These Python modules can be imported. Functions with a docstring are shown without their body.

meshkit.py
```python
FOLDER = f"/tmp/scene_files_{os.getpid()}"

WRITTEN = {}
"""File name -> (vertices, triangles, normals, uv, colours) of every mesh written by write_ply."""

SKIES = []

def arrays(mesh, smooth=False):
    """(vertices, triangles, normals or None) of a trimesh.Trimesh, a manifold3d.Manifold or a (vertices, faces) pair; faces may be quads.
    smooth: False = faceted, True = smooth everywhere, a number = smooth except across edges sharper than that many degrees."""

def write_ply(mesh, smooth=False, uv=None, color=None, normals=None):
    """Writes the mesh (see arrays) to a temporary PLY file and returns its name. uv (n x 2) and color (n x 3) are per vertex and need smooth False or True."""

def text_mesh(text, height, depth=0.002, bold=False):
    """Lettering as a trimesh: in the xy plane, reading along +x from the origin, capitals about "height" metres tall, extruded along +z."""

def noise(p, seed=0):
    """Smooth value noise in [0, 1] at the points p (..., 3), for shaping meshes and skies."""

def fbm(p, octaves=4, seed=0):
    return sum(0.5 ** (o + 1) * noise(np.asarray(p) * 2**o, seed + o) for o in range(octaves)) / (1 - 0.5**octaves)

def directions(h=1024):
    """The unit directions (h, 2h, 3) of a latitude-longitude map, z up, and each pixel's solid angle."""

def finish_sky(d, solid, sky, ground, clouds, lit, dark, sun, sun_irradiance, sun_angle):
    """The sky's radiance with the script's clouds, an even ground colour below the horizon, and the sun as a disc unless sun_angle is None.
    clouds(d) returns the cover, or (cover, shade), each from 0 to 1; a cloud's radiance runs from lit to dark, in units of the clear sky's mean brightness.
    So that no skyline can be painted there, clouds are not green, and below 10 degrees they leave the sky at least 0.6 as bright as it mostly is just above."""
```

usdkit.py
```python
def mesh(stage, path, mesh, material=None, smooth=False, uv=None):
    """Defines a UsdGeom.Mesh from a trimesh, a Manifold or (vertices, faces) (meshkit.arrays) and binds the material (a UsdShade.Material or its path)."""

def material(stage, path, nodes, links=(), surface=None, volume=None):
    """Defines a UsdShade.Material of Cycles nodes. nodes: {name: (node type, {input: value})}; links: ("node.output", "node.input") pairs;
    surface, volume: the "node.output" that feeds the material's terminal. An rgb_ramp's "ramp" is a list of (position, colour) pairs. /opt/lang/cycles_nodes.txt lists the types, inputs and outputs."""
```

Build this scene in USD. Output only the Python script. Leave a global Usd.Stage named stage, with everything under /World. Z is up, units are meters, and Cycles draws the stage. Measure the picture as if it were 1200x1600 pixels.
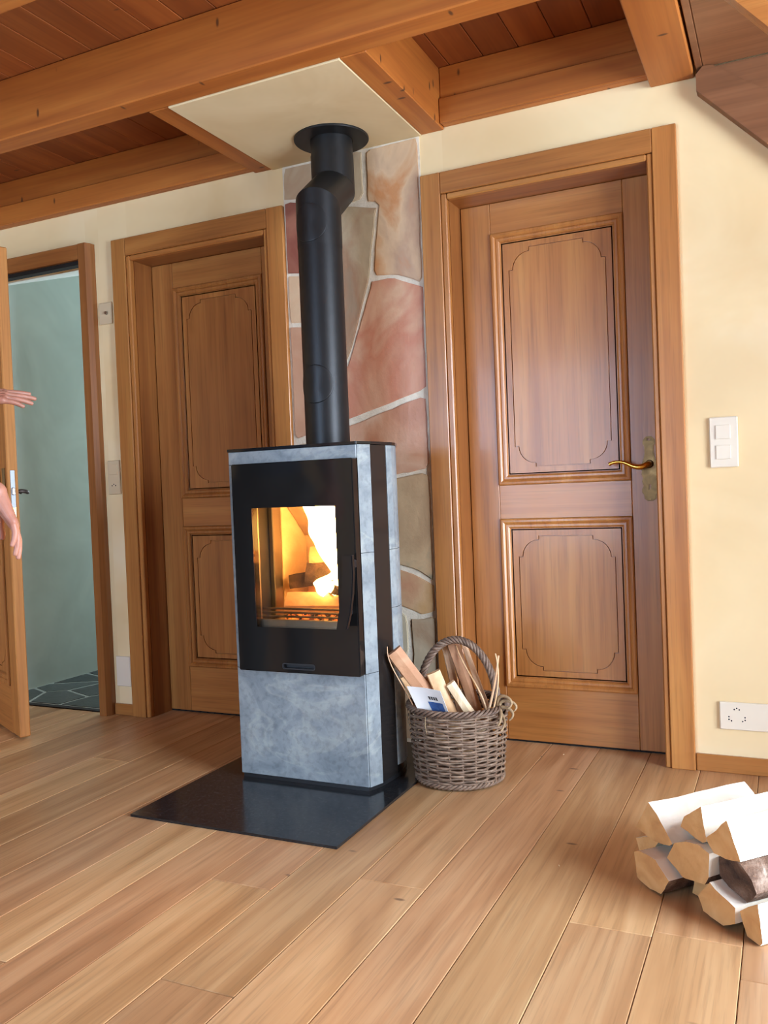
import math, random
import numpy as np, trimesh, manifold3d, usdkit, meshkit
from manifold3d import Manifold, CrossSection
from shapely.geometry import Polygon, box as sbox
from pxr import Usd, UsdGeom, UsdLux, Gf, Sdf

random.seed(7)
rng = np.random.default_rng(7)
stage = Usd.Stage.CreateInMemory()
UsdGeom.SetStageUpAxis(stage, "Z")
UsdGeom.SetStageMetersPerUnit(stage, 1.0)
UsdGeom.Xform.Define(stage, "/World")
UsdGeom.Scope.Define(stage, "/World/Looks")

# ------------------------------------------------------------------ camera
CAM = np.array([1.466, -2.9336, 0.9433])
YAW, PITCH, ROLL, FPX = 0.439613, -0.023421, -0.039852, 1342.16
def cam_axes():
    cy, sy = math.cos(YAW), math.sin(YAW)
    w = np.array([-sy * math.cos(PITCH), cy * math.cos(PITCH), math.sin(PITCH)])
    r = np.array([cy, sy, 0.0]); u = np.cross(r, w)
    return r * math.cos(ROLL) + u * math.sin(ROLL), -r * math.sin(ROLL) + u * math.cos(ROLL), w
_r, _u, _w = cam_axes()
cam = UsdGeom.Camera.Define(stage, "/World/camera")
M = Gf.Matrix4d(*_r, 0, *_u, 0, *(-_w), 0, *CAM, 1)
cam.AddTransformOp().Set(M)
cam.CreateHorizontalApertureAttr(24.0)
cam.CreateVerticalApertureAttr(32.0)
cam.CreateFocalLengthAttr(24.0 * FPX / 1200.0)
cam.CreateClippingRangeAttr(Gf.Vec2f(0.05, 100))
cam.CreateExposureAttr(0.12)

# ------------------------------------------------------------------ light: sky outside, daylight through the windows
dome = UsdLux.DomeLight.Define(stage, "/World/sky_dome")
dome.CreateIntensityAttr(1.0)
dome.CreateColorAttr(Gf.Vec3f(0.75, 0.87, 1.0))
def rect_light(name, center, target, w, h, intensity, color):
    L = UsdLux.RectLight.Define(stage, "/World/" + name)
    L.CreateWidthAttr(w); L.CreateHeightAttr(h); L.CreateIntensityAttr(intensity); L.CreateColorAttr(Gf.Vec3f(*color))
    c, t = np.array(center, float), np.array(target, float)
    z = (c - t) / np.linalg.norm(c - t)
    x = np.cross([0, 0, 1.0], z); x /= np.linalg.norm(x); y = np.cross(z, x)
    L.AddTransformOp().Set(Gf.Matrix4d(*x, 0, *y, 0, *z, 0, *c, 1))
    return L
rect_light("daylight_side", (3.62, -1.55, 1.12), (0, -1.55, 1.12), 1.7, 2.1, 31.0, (0.80, 0.91, 1.10))
rect_light("daylight_rear", (-0.75, -5.22, 1.25), (-0.75, 0, 1.25), 1.9, 1.9, 9.5, (0.58, 0.83, 1.25))
rect_light("daylight_hall", (-1.67, 2.62, 1.3), (-1.67, 0, 1.3), 0.6, 1.5, 27.0, (0.80, 0.93, 1.0))

# ------------------------------------------------------------------ scene helpers
USED = {}
def numbered(parent, name):
    k = (parent, name); n = USED.get(k, 0); USED[k] = n + 1
    return name if n == 0 else f"{name}_{n:03d}"
def mark(p, label=None, cat=None, group=None, kind=None):
    for k, v in (("label", label), ("category", cat), ("group", group), ("kind", kind)):
        if v: p.SetCustomDataByKey(k, v)
    return p
def thing(name, label, cat, loc=(0, 0, 0), rz=0.0, group=None, kind=None):
    x = UsdGeom.Xform.Define(stage, "/World/" + numbered("/World", name))
    x.AddTranslateOp().Set(Gf.Vec3d(*map(float, loc)))
    if rz: x.AddRotateZOp().Set(float(rz))
    return mark(x.GetPrim(), label, cat, group, kind)
def obj(name, mesh, mat, parent=None, smooth=30, label=None, cat=None, group=None, kind=None):
    base = str(parent.GetPath()) if parent else "/World"
    m = usdkit.mesh(stage, base + "/" + numbered(base, name), mesh, mat, smooth=smooth)
    return mark(m.GetPrim(), label, cat, group, kind)

# ------------------------------------------------------------------ mesh helpers
def cat(ms): return trimesh.util.concatenate(list(ms))
def bx(x0, x1, y0, y1, z0, z1, b=0.0):
    """box with chamfered edges"""
    lo, hi = np.array([x0, y0, z0], float), np.array([x1, y1, z1], float)
    if b <= 0:
        m = trimesh.creation.box(hi - lo); m.apply_translation((lo + hi) / 2); return m
    b = min(b, 0.45 * float((hi - lo).min()))
    pts = []
    for k in range(3):
        l, h = lo + b, hi - b
        l[k], h[k] = lo[k], hi[k]
        for i in range(8):
            pts.append([(h if i >> j & 1 else l)[j] for j in range(3)])
    return trimesh.convex.convex_hull(np.array(pts))
def xz_prism(poly, y0, y1):
    """polygon in (x, z) extruded from y0 to y1"""
    m = trimesh.creation.extrude_polygon(poly if isinstance(poly, Polygon) else Polygon(poly), abs(y1 - y0), engine="earcut")
    v = m.vertices.copy()
    m.vertices = np.c_[v[:, 0], max(y0, y1) - v[:, 2], v[:, 1]]
    return m
def xy_prism(poly, z0, z1):
    m = trimesh.creation.extrude_polygon(poly if isinstance(poly, Polygon) else Polygon(poly), z1 - z0, engine="earcut")
    m.apply_translation([0, 0, z0]); return m
def cyl(p0, p1, r0, r1=None, n=24):
    return tube([p0, p1], [r0, r0 if r1 is None else r1], n)
def uni(ms):
    """boolean union: overlapping solids become one closed surface"""
    m = Manifold.batch_boolean([Manifold(manifold3d.Mesh(np.asarray(q.vertices, np.float32), np.asarray(q.faces, np.uint32))) for q in ms], manifold3d.OpType.Add).to_mesh()
    return trimesh.Trimesh(m.vert_properties[:, :3], m.tri_verts, process=False)
def tube(path, radii, n=10, caps=True, twist=0.0):
    p = np.asarray(path, float); k = len(p)
    radii = np.broadcast_to(radii, (k,))
    t = np.gradient(p, axis=0); t /= np.linalg.norm(t, axis=1, keepdims=True) + 1e-12
    a = np.cross(t[0], [0, 0, 1.0] if abs(t[0][2]) < 0.9 else [1.0, 0, 0]); a /= np.linalg.norm(a)
    vs = []
    for i in range(k):
        a = a - t[i] * (a @ t[i]); a /= np.linalg.norm(a) + 1e-12
        b = np.cross(t[i], a)
        g = np.arange(n) * 2 * np.pi / n + twist * i
        vs.append(p[i] + radii[i] * (np.cos(g)[:, None] * a + np.sin(g)[:, None] * b))
    v = np.vstack(vs); f = []
    for i in range(k - 1):
        for j in range(n):
            q = [i * n + j, i * n + (j + 1) % n, (i + 1) * n + (j + 1) % n, (i + 1) * n + j]
            f += [[q[0], q[1], q[2]], [q[0], q[2], q[3]]]
    if caps:
        v = np.vstack([v, p[0], p[-1]])
        for j in range(n):
            f.append([k * n, (j + 1) % n, j]); f.append([k * n + 1, (k - 1) * n + j, (k - 1) * n + (j + 1) % n])
    return trimesh.Trimesh(v, np.array(f), process=False)
def closed_tube(path, radii, n=8):
    p = np.asarray(path, float); k = len(p)
    t = np.roll(p, -1, 0) - np.roll(p, 1, 0); t /= np.linalg.norm(t, axis=1, keepdims=True)
    up = np.array([0, 0, 1.0]); a = np.cross(t, up); a /= np.linalg.norm(a, axis=1, keepdims=True); b = np.cross(t, a)
    g = np.arange(n) * 2 * np.pi / n
    v = (p[:, None] + np.broadcast_to(radii, (k,))[:, None, None] * (np.cos(g)[None, :, None] * a[:, None] + np.sin(g)[None, :, None] * b[:, None])).reshape(-1, 3)
    i, j = np.meshgrid(np.arange(k), np.arange(n), indexing="ij"); i2, j2 = (i + 1) % k, (j + 1) % n
    q = np.stack([i * n + j, i * n + j2, i2 * n + j2, i2 * n + j], -1).reshape(-1, 4)
    return trimesh.Trimesh(v, np.vstack([q[:, [0, 1, 2]], q[:, [0, 2, 3]]]), process=False)
def rect_ring(x0, x1, z0, z1, y, prof, fill=False):
    """mitred frame: prof = [(inset, proud)], a loop of profile points; faces -y from the plane y"""
    loops = [np.array([[x0 + i, y - d, z0 + i], [x1 - i, y - d, z0 + i], [x1 - i, y - d, z1 - i], [x0 + i, y - d, z1 - i]]) for i, d in prof]
    v = np.vstack(loops); f = []
    for a in range(len(prof) - 1):
        for k in range(4):
            q = [a * 4 + k, a * 4 + (k + 1) % 4, (a + 1) * 4 + (k + 1) % 4, (a + 1) * 4 + k]
            f += [[q[0], q[1], q[2]], [q[0], q[2], q[3]]]
    return trimesh.Trimesh(v, np.array(f), process=False)
def hull_chain(segs, refine=0.02, smooth_n=8):
    """segs: list of ((p0, r0), (p1, r1)); one continuous smoothed surface"""
    ms = []
    for (p0, r0), (p1, r1) in segs:
        a = Manifold.sphere(r0, 20).translate(list(map(float, p0))); b = Manifold.sphere(r1, 20).translate(list(map(float, p1)))
        ms.append(Manifold.batch_hull([a, b]))
    m = ms[0]
    for k in ms[1:]: m = m + k
    m = m.refine_to_length(refine).to_mesh()
    t = trimesh.Trimesh(m.vert_properties[:, :3], m.tri_verts)
    trimesh.smoothing.filter_taubin(t, lamb=0.5, nu=0.52, iterations=smooth_n)
    return t

# ------------------------------------------------------------------ materials
def lin(h):
    c = np.array([int(h[i:i + 2], 16) / 255 for i in (0, 2, 4)])
    return tuple(np.where(c <= 0.04045, c / 12.92, ((c + 0.055) / 1.055) ** 2.4))
def mat(name, nodes, links, surface="p.BSDF", volume=None):
    return usdkit.material(stage, "/World/Looks/" + name, nodes, links, surface=surface, volume=volume)
def plain(name, color, rough=0.5, **kw):
    return mat(name, {"p": ("principled_bsdf", {"base_color": color, "roughness": rough, **kw})}, [])
def wood(name, dark, mid, light, axis="z", rough=0.38, fine=1.0, knots=0.0, vary=0.25, knot_col=(0.07, 0.025, 0.01), coat=0.0, spec=0.5, hue=0.0, band=0.45):
    """grain running along one axis of the piece; every piece shifts and tints it by its own random number"""
    i = "xyz".index(axis)
    def sc(c, l):
        v = [c] * 3; v[i] = l; return tuple(v)
    nodes = {
        "tc": ("texture_coordinate", {}), "oi": ("object_info", {}),
        "rs": ("vector_math", {"math_type": "scale", "vector1": (13.1, 7.7, 17.3)}),
        "ad": ("vector_math", {"math_type": "add"}),
        "m1": ("mapping", {"scale": sc(9.0, 0.9)}), "m2": ("mapping", {"scale": sc(130.0, 4.0)}), "m3": ("mapping", {"scale": sc(34.0, 0.8)}),
        "n1": ("noise_texture", {"scale": 1.0, "detail": 3.0, "distortion": 1.2}),
        "n2": ("noise_texture", {"scale": 1.0, "detail": 4.0, "roughness": 0.6}),
        "n3": ("noise_texture", {"scale": 1.0, "detail": 3.0, "distortion": 0.5}),
        "f1": ("mix_float", {"fac": band}),
        "r1": ("rgb_ramp", {"ramp": [(0.30, dark), (0.5, mid), (0.70, light)]}),
        "r2": ("rgb_ramp", {"ramp": [(0.30, (1 - 0.42 * fine,) * 3), (0.50, (1, 1, 1))]}),
        "mx": ("mix_color", {"blend_type": "multiply", "fac": 0.85}),
        "hv": ("map_range", {"from_min": 0, "from_max": 1, "to_min": 1 - vary, "to_max": 1 + vary * 0.6}),
        "hs": ("hsv", {"hue": 0.5}),
        "hh": ("map_range", {"from_min": 0, "from_max": 1, "to_min": 0.5 - hue, "to_max": 0.5 + hue}),
        "ri": ("math", {"math_type": "multiply", "value2": 7.31}), "rf": ("math", {"math_type": "fraction"}),
        "b": ("bump", {"strength": 0.10, "distance": 0.001}),
        "p": ("principled_bsdf", {"roughness": rough, "coat_weight": coat, "coat_roughness": 0.12, "specular_ior_level": spec}),
    }
    links = [("oi.random", "rs.scale"), ("tc.object", "ad.vector1"), ("rs.vector", "ad.vector2"),
             ("ad.vector", "m1.vector"), ("ad.vector", "m2.vector"), ("ad.vector", "m3.vector"),
             ("m1.vector", "n1.vector"), ("m2.vector", "n2.vector"), ("m3.vector", "n3.vector"),
             ("n1.fac", "f1.a"), ("n3.fac", "f1.b"), ("f1.result", "r1.fac"), ("n2.fac", "r2.fac"),
             ("r1.color", "mx.a"), ("r2.color", "mx.b"), ("oi.random", "hv.value"), ("hv.result", "hs.value"),
             ("oi.random", "ri.value1"), ("ri.value", "rf.value1"), ("rf.value", "hh.value"), ("hh.result", "hs.hue"),
             ("n2.fac", "b.height"), ("b.normal", "p.normal")]
    last = "mx.result"
    if knots > 0:
        nodes.update({"mk": ("mapping", {"scale": sc(7.0, 17.0)}), "v": ("voronoi_texture", {"scale": 1.0, "randomness": 1.0}),
                      "sc": ("separate_color", {}), "lt": ("math", {"math_type": "less_than", "value2": knots}),
                      "kr": ("map_range", {"range_type": "smoothstep", "from_min": 0.06, "from_max": 0.14, "to_min": 0.85, "to_max": 0.0}),
                      "km": ("math", {"math_type": "multiply"}), "kx": ("mix_color", {"b": knot_col})})
        links += [("ad.vector", "mk.vector"), ("mk.vector", "v.vector"), ("v.color", "sc.color"), ("sc.r", "lt.value1"),
                  ("v.distance", "kr.value"), ("kr.result", "km.value1"), ("lt.value", "km.value2"), ("km.value", "kx.fac"), ("mx.result", "kx.a")]
        last = "kx.result"
    links += [(last, "hs.color"), ("hs.color", "p.base_color")]
    return mat(name, nodes, links)
def blotch(name, cols, scale=6.0, rough=0.6, bump=0.1, detail=5.0, stretch=(1, 1, 1), dist=1.0, bdist=0.004, **kw):
    n = {"tc": ("texture_coordinate", {}), "oi": ("object_info", {}), "rs": ("vector_math", {"math_type": "scale", "vector1": (11.0, 5.0, 23.0)}),
         "ad": ("vector_math", {"math_type": "add"}), "m": ("mapping", {"scale": stretch}),
         "n": ("noise_texture", {"scale": scale, "detail": detail, "distortion": dist}), "n2": ("noise_texture", {"scale": scale * 9, "detail": 4.0}),
         "r": ("rgb_ramp", {"ramp": cols}), "b": ("bump", {"strength": bump, "distance": bdist}),
         "p": ("principled_bsdf", {"roughness": rough, **kw})}
    l = [("oi.random", "rs.scale"), ("tc.object", "ad.vector1"), ("rs.vector", "ad.vector2"), ("ad.vector", "m.vector"), ("m.vector", "n.vector"), ("m.vector", "n2.vector"),
         ("n.fac", "r.fac"), ("r.color", "p.base_color"), ("n2.fac", "b.height"), ("b.normal", "p.normal")]
    return mat(name, n, l)

OAK = (lin("9b602f"), lin("b3753b"), lin("c38847"))
oak = {a: wood("oak_" + a, *OAK, axis=a, rough=0.34, fine=0.55, vary=0.12, coat=0.15) for a in "xyz"}
oak_matte = {a: wood("oak_matte_" + a, *OAK, axis=a, rough=0.62, fine=0.55, vary=0.10, spec=0.25) for a in "xz"}
oak_red = {a: wood("oak_red_" + a, lin("86502a"), lin("9c6232"), lin("ae743c"), axis=a, rough=0.36, fine=0.55, vary=0.12, coat=0.2) for a in "xyz"}
PINE = (lin("9c5420"), lin("b06628"), lin("c27a34"))
pine = {a: wood("pine_" + a, *PINE, axis=a, rough=0.5, fine=0.3, knots=0.8, vary=0.10) for a in "xy"}
pine_board = wood("pine_board_y", lin("7c3d16"), lin("8e4a1c"), lin("9e5824"), axis="y", rough=0.55, fine=0.3, knots=0.12, vary=0.16)
stair_wood = wood("stair_wood_x", lin("734a2c"), lin("845636"), lin("946542"), axis="x", rough=0.45, fine=0.35, vary=0.12)
floor_wood = wood("floor_oak_y", lin("ab7d52"), lin("c6996b"), lin("d9b283"), axis="y", rough=0.40, fine=0.55, knots=0.07, vary=0.12, spec=0.45, knot_col=(0.16, 0.09, 0.05), hue=0.004, band=0.35)
plaster = blotch("cream_plaster", [(0.3, lin("e6ca96")), (0.55, lin("eed6a5")), (0.75, lin("f2e1ba"))], scale=1.6, rough=0.85, bump=0.25, bdist=0.003)
soffit_mat = blotch("soffit_plaster", [(0.3, lin("d2ba8c")), (0.6, lin("dfcba0"))], scale=2.5, rough=0.85, bump=0.2)
hall_plaster = blotch("hall_plaster", [(0.3, lin("b4c0b8")), (0.7, lin("c2cec6"))], scale=3, rough=0.9, bump=0.15)
hall_white = blotch("hall_ceiling_white", [(0.3, lin("e4e8e6")), (0.7, lin("eef1ef"))], scale=3, rough=0.9, bump=0.1)
grout = blotch("stone_joint", [(0.3, lin("cfc4ae")), (0.7, lin("e6dcc8"))], scale=18, rough=0.9, bump=0.4)
STONES = [
    [(0.28, "baa88a"), (0.5, "cdbb9a"), (0.62, "b89c7c"), (0.75, "c6b594")],
    [(0.28, "cba680"), (0.42, "c58a58"), (0.52, "d2b28c"), (0.64, "b8977a"), (0.76, "c57f4c")],
    [(0.3, "8c5240"), (0.45, "a86f58"), (0.55, "8a4e3e"), (0.7, "ba9076")],
    [(0.3, "cfac88"), (0.6, "d8ba96"), (0.8, "c89c78")],
    [(0.28, "9a896c"), (0.45, "b5a080"), (0.58, "a27e60"), (0.7, "968c74")],
    [(0.3, "b98868"), (0.55, "c99e80"), (0.75, "b6805f")],
    [(0.28, "c99872"), (0.45, "cfa684"), (0.58, "bf7d5f"), (0.72, "cb9c7c")],
    [(0.28, "a46546"), (0.45, "bf8c6c"), (0.58, "cba68a"), (0.72, "b27656")],
    [(0.28, "aa8d6c"), (0.45, "c4a984"), (0.56, "959078"), (0.66, "bba27c"), (0.78, "bf8c64")],
    [(0.28, "bb8868"), (0.5, "c8a680"), (0.66, "bb9358"), (0.78, "aa8b66")],
    [(0.28, "b6aa92"), (0.6, "c6b99c"), (0.8, "ac967a")],
    [(0.28, "a99a80"), (0.5, "baab90"), (0.7, "a2866a")]]
stone_mats = [blotch(f"wall_stone_{i}", [(p, lin(c)) for p, c in s], scale=4.2, rough=0.42, bump=0.35, stretch=(1, 1, 0.75), dist=0.7, bdist=0.004) for i, s in enumerate(STONES)]
soapstone = mat("soapstone", {
    "tc": ("texture_coordinate", {}), "n": ("noise_texture", {"scale": 7, "detail": 6, "roughness": 0.62, "distortion": 1.2}),
    "n2": ("noise_texture", {"scale": 55, "detail": 4}), "mp": ("mapping", {"scale": (1.0, 1.0, 2.4), "rotation": (0.0, 0.6, 0.0)}), "v": ("noise_texture", {"scale": 2.6, "detail": 6, "distortion": 1.6}),
    "r": ("rgb_ramp", {"ramp": [(0.3, lin("727b80")), (0.5, lin("879093")), (0.7, lin("9ba2a2"))]}),
    "rv": ("rgb_ramp", {"ramp": [(0.57, (0, 0, 0)), (0.61, (0.28, 0.28, 0.28)), (0.66, (0, 0, 0))]}),
    "r2": ("rgb_ramp", {"ramp": [(0.36, (0.78, 0.78, 0.78)), (0.5, (1, 1, 1))]}),
    "mx": ("mix_color", {"b": lin("b9bcb0")}), "mm": ("mix_color", {"blend_type": "multiply", "fac": 0.8}),
    "b": ("bump", {"strength": 0.15, "distance": 0.002}), "p": ("principled_bsdf", {"roughness": 0.42})},
    [("tc.object", "n.vector"), ("tc.object", "n2.vector"), ("tc.object", "mp.vector"), ("mp.vector", "v.vector"), ("n.fac", "r.fac"), ("v.fac", "rv.fac"), ("rv.color", "mx.fac"), ("r.color", "mx.a"),
     ("n2.fac", "r2.fac"), ("mx.result", "mm.a"), ("r2.color", "mm.b"), ("mm.result", "p.base_color"), ("n2.fac", "b.height"), ("b.normal", "p.normal")])
black_steel = plain("black_steel", (0.012, 0.012, 0.013), 0.42)
pipe_black = blotch("pipe_black", [(0.3, (0.009, 0.009, 0.009)), (0.7, (0.012, 0.012, 0.012))], scale=30, rough=0.42, bump=0.05, specular_ior_level=0.35)
gloss_black = plain("gloss_black", (0.010, 0.010, 0.011), 0.10, specular_ior_level=0.5)
door_black = plain("door_black", (0.010, 0.010, 0.010), 0.09, specular_ior_level=0.45)
side_panel_mat = plain("side_panel", (0.016, 0.014, 0.013), 0.13)
granite = blotch("black_granite", [(0.4, (0.012, 0.013, 0.014)), (0.62, (0.02, 0.021, 0.023)), (0.72, (0.035, 0.037, 0.04))], scale=90, rough=0.16, bump=0.01)
steel = plain("brushed_steel", (0.42, 0.40, 0.37), 0.33, metallic=1.0)
lock_steel = plain("lock_steel", (0.34, 0.36, 0.38), 0.55, metallic=0.8)
dark_iron = plain("dark_iron", (0.09, 0.075, 0.065), 0.5, metallic=0.6)
firebrick = blotch("vermiculite", [(0.3, lin("b9a183")), (0.7, lin("cdb79a"))], scale=14, rough=0.9, bump=0.3)
baffle_mat = blotch("baffle_board", [(0.3, lin("8f7660")), (0.7, lin("a08970"))], scale=14, rough=0.9, bump=0.3)
brass = blotch("aged_brass", [(0.3, lin("5c452a")), (0.6, lin("7c5f3a")), (0.75, lin("96774c"))], scale=25, rough=0.40, bump=0.03, metallic=0.85)
bright_brass = plain("bright_brass", lin("d8a548"), 0.2, metallic=1.0)
white_plastic = plain("white_plastic", lin("eadfc8"), 0.4)
cream_plastic = plain("cream_plastic", lin("d3bf9a"), 0.45)
hole_dark = plain("socket_hole", (0.01, 0.01, 0.012), 0.7)
dark_gap = plain("dark_gap", (0.012, 0.009, 0.007), 0.9)
seal_black = plain("door_seal", (0.01, 0.01, 0.01), 0.8)
slate = [blotch(f"slate_{i}", [(0.3, lin(a)), (0.7, lin(b))], scale=9, rough=0.45, bump=0.3) for i, (a, b) in enumerate([("3e4648", "4f585a"), ("485051", "5a6264"), ("383f41", "474e50")])]
slate_joint = blotch("slate_joint", [(0.3, lin("98a19f")), (0.7, lin("b0b8b5"))], scale=20, rough=0.9, bump=0.2)
wicker = blotch("wicker", [(0.25, lin("5f4a3a")), (0.5, lin("826a56")), (0.75, lin("a48c74"))], scale=26, rough=0.62, bump=0.25)
wicker_dark = blotch("wicker_handle", [(0.25, lin("4c382a")), (0.5, lin("6e5645")), (0.75, lin("8f7a66"))], scale=30, rough=0.6, bump=0.25)
raffia = blotch("raffia", [(0.3, lin("8c7150")), (0.7, lin("b59a74"))], scale=30, rough=0.75, bump=0.2)
birch = blotch("split_birch", [(0.25, lin("d9b98c")), (0.5, lin("ead0a8")), (0.75, lin("f2dfbf"))], scale=3.0, rough=0.7, bump=0.35, stretch=(9, 9, 1.0))
birch_white = blotch("split_birch_white", [(0.25, lin("ecdcc0")), (0.5, lin("f4e9d4")), (0.75, lin("faf3e4"))], scale=3.0, rough=0.7, bump=0.3, stretch=(2, 2, 2))
sawn = blotch("sawn_end", [(0.3, lin("cb945a")), (0.5, lin("dba668")), (0.75, lin("e6b87c"))], scale=14, rough=0.8, bump=0.3)
bark = blotch("birch_bark", [(0.3, lin("3c2a20")), (0.5, lin("6a4e3b")), (0.62, lin("8a7260")), (0.75, lin("b5a491"))], scale=14, rough=0.85, bump=0.9, bdist=0.006, stretch=(1, 1, 1))
kindling = blotch("kindling_wood", [(0.25, lin("b98a62")), (0.5, lin("cfa47c")), (0.75, lin("dcb994"))], scale=9, rough=0.7, bump=0.3)
kindling_pale = blotch("kindling_pale", [(0.25, lin("cb9d6c")), (0.5, lin("dab284")), (0.75, lin("e4c49a"))], scale=9, rough=0.7, bump=0.3)
kindling_red = blotch("kindling_red", [(0.25, lin("9c6d4c")), (0.5, lin("b88762")), (0.75, lin("c99e7a"))], scale=9, rough=0.7, bump=0.3)
charred = blotch("charred_wood", [(0.3, lin("1d1512")), (0.55, lin("3a2a22")), (0.75, lin("5b4638"))], scale=22, rough=0.85, bump=0.6)
paper = plain("newsprint", lin("e4e2de"), 0.8)
paper_blue = blotch("newsprint_blue", [(0.3, lin("2c4c86")), (0.55, lin("42659f")), (0.75, lin("8aa4c6"))], scale=30, rough=0.8, bump=0.0)
ink = plain("ink", lin("4a4644"), 0.8)
skin = blotch("skin", [(0.3, lin("a46e5a")), (0.7, lin("b5806a"))], scale=14, rough=0.5, bump=0.1, subsurface_weight=0.1, subsurface_scale=0.005)
cloth_blue = blotch("cloth_navy", [(0.3, lin("2b3446")), (0.7, lin("36415a"))], scale=60, rough=0.9, bump=0.2)
cloth_grey = blotch("cloth_grey", [(0.3, lin("4b4a48")), (0.7, lin("595754"))], scale=60, rough=0.9, bump=0.2)
hair_mat = plain("hair_brown", lin("3a281c"), 0.6)
shoe_mat = plain("shoe_leather", lin("2b221c"), 0.45)
pane_glass = mat("window_glass", {"f": ("fresnel", {"IOR": 1.45}), "t": ("transparent_bsdf", {"color": (0.97, 0.98, 0.98)}), "g": ("glossy_bsdf", {"color": (1, 1, 1), "roughness": 0.02}), "m": ("mix_closure", {})},
                 [("f.fac", "m.fac"), ("t.BSDF", "m.closure1"), ("g.BSDF", "m.closure2")], surface="m.closure")
stove_glass = mat("stove_glass", {"f": ("fresnel", {"IOR": 1.45}), "t": ("transparent_bsdf", {"color": (0.80, 0.76, 0.70)}), "g": ("glossy_bsdf", {"color": (1, 1, 1), "roughness": 0.03}), "m": ("mix_closure", {})},
                  [("f.fac", "m.fac"), ("t.BSDF", "m.closure1"), ("g.BSDF", "m.closure2")], surface="m.closure")
def flame_mat(name, core, edge, s):
    return mat(name, {"l": ("layer_weight", {"blend": 0.35}), "mr": ("map_range", {"from_min": 0.40, "from_max": 0.95, "to_min": 0, "to_max": 1, "clamp": True}),
                      "c": ("mix_color", {"a": core, "b": edge}), "e": ("emission", {"strength": s}), "t": ("transparent_bsdf", {"color": (1, 1, 1)}), "m": ("mix_closure", {}),
                      "tc": ("geometry", {}), "n": ("noise_texture", {"scale": 14.0, "detail": 3.0, "distortion": 1.0}),
                      "nm": ("map_range", {"from_min": 0.50, "from_max": 0.68, "to_min": 0.0, "to_max": 0.6, "clamp": True}), "mx": ("math", {"math_type": "maximum"})},
               [("tc.position", "n.vector"), ("n.fac", "nm.value"), ("l.facing", "mr.value"), ("mr.result", "c.fac"), ("c.result", "e.color"),
                ("mr.result", "mx.value1"), ("nm.result", "mx.value2"), ("mx.value", "m.fac"), ("e.emission", "m.closure1"), ("t.BSDF", "m.closure2")], surface="m.closure")
flame_hot = flame_mat("flame_hot", (1.0, 0.52, 0.15), (1.0, 0.36, 0.04), 46.0)
flame_soft = flame_mat("flame_soft", (1.0, 0.50, 0.12), (1.0, 0.28, 0.02), 14.0)
ember = mat("ember", {"tc": ("geometry", {}), "n": ("noise_texture", {"scale": 60.0, "detail": 3.0}), "r": ("rgb_ramp", {"ramp": [(0.45, (0, 0, 0)), (0.62, (1.0, 0.20, 0.03))]}),
                      "p": ("principled_bsdf", {"base_color": (0.05, 0.04, 0.035), "roughness": 0.9, "emission_strength": 3.0})},
            [("tc.position", "n.vector"), ("n.fac", "r.fac"), ("r.color", "p.emission_color")])

# ================================================================== THE SETTING
X0, X1, Y0, ZC = -3.2, 3.4, -5.0, 2.44
ST0, ST1 = -0.293, 0.288                       # stone strip on the wall between the two doors
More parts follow.
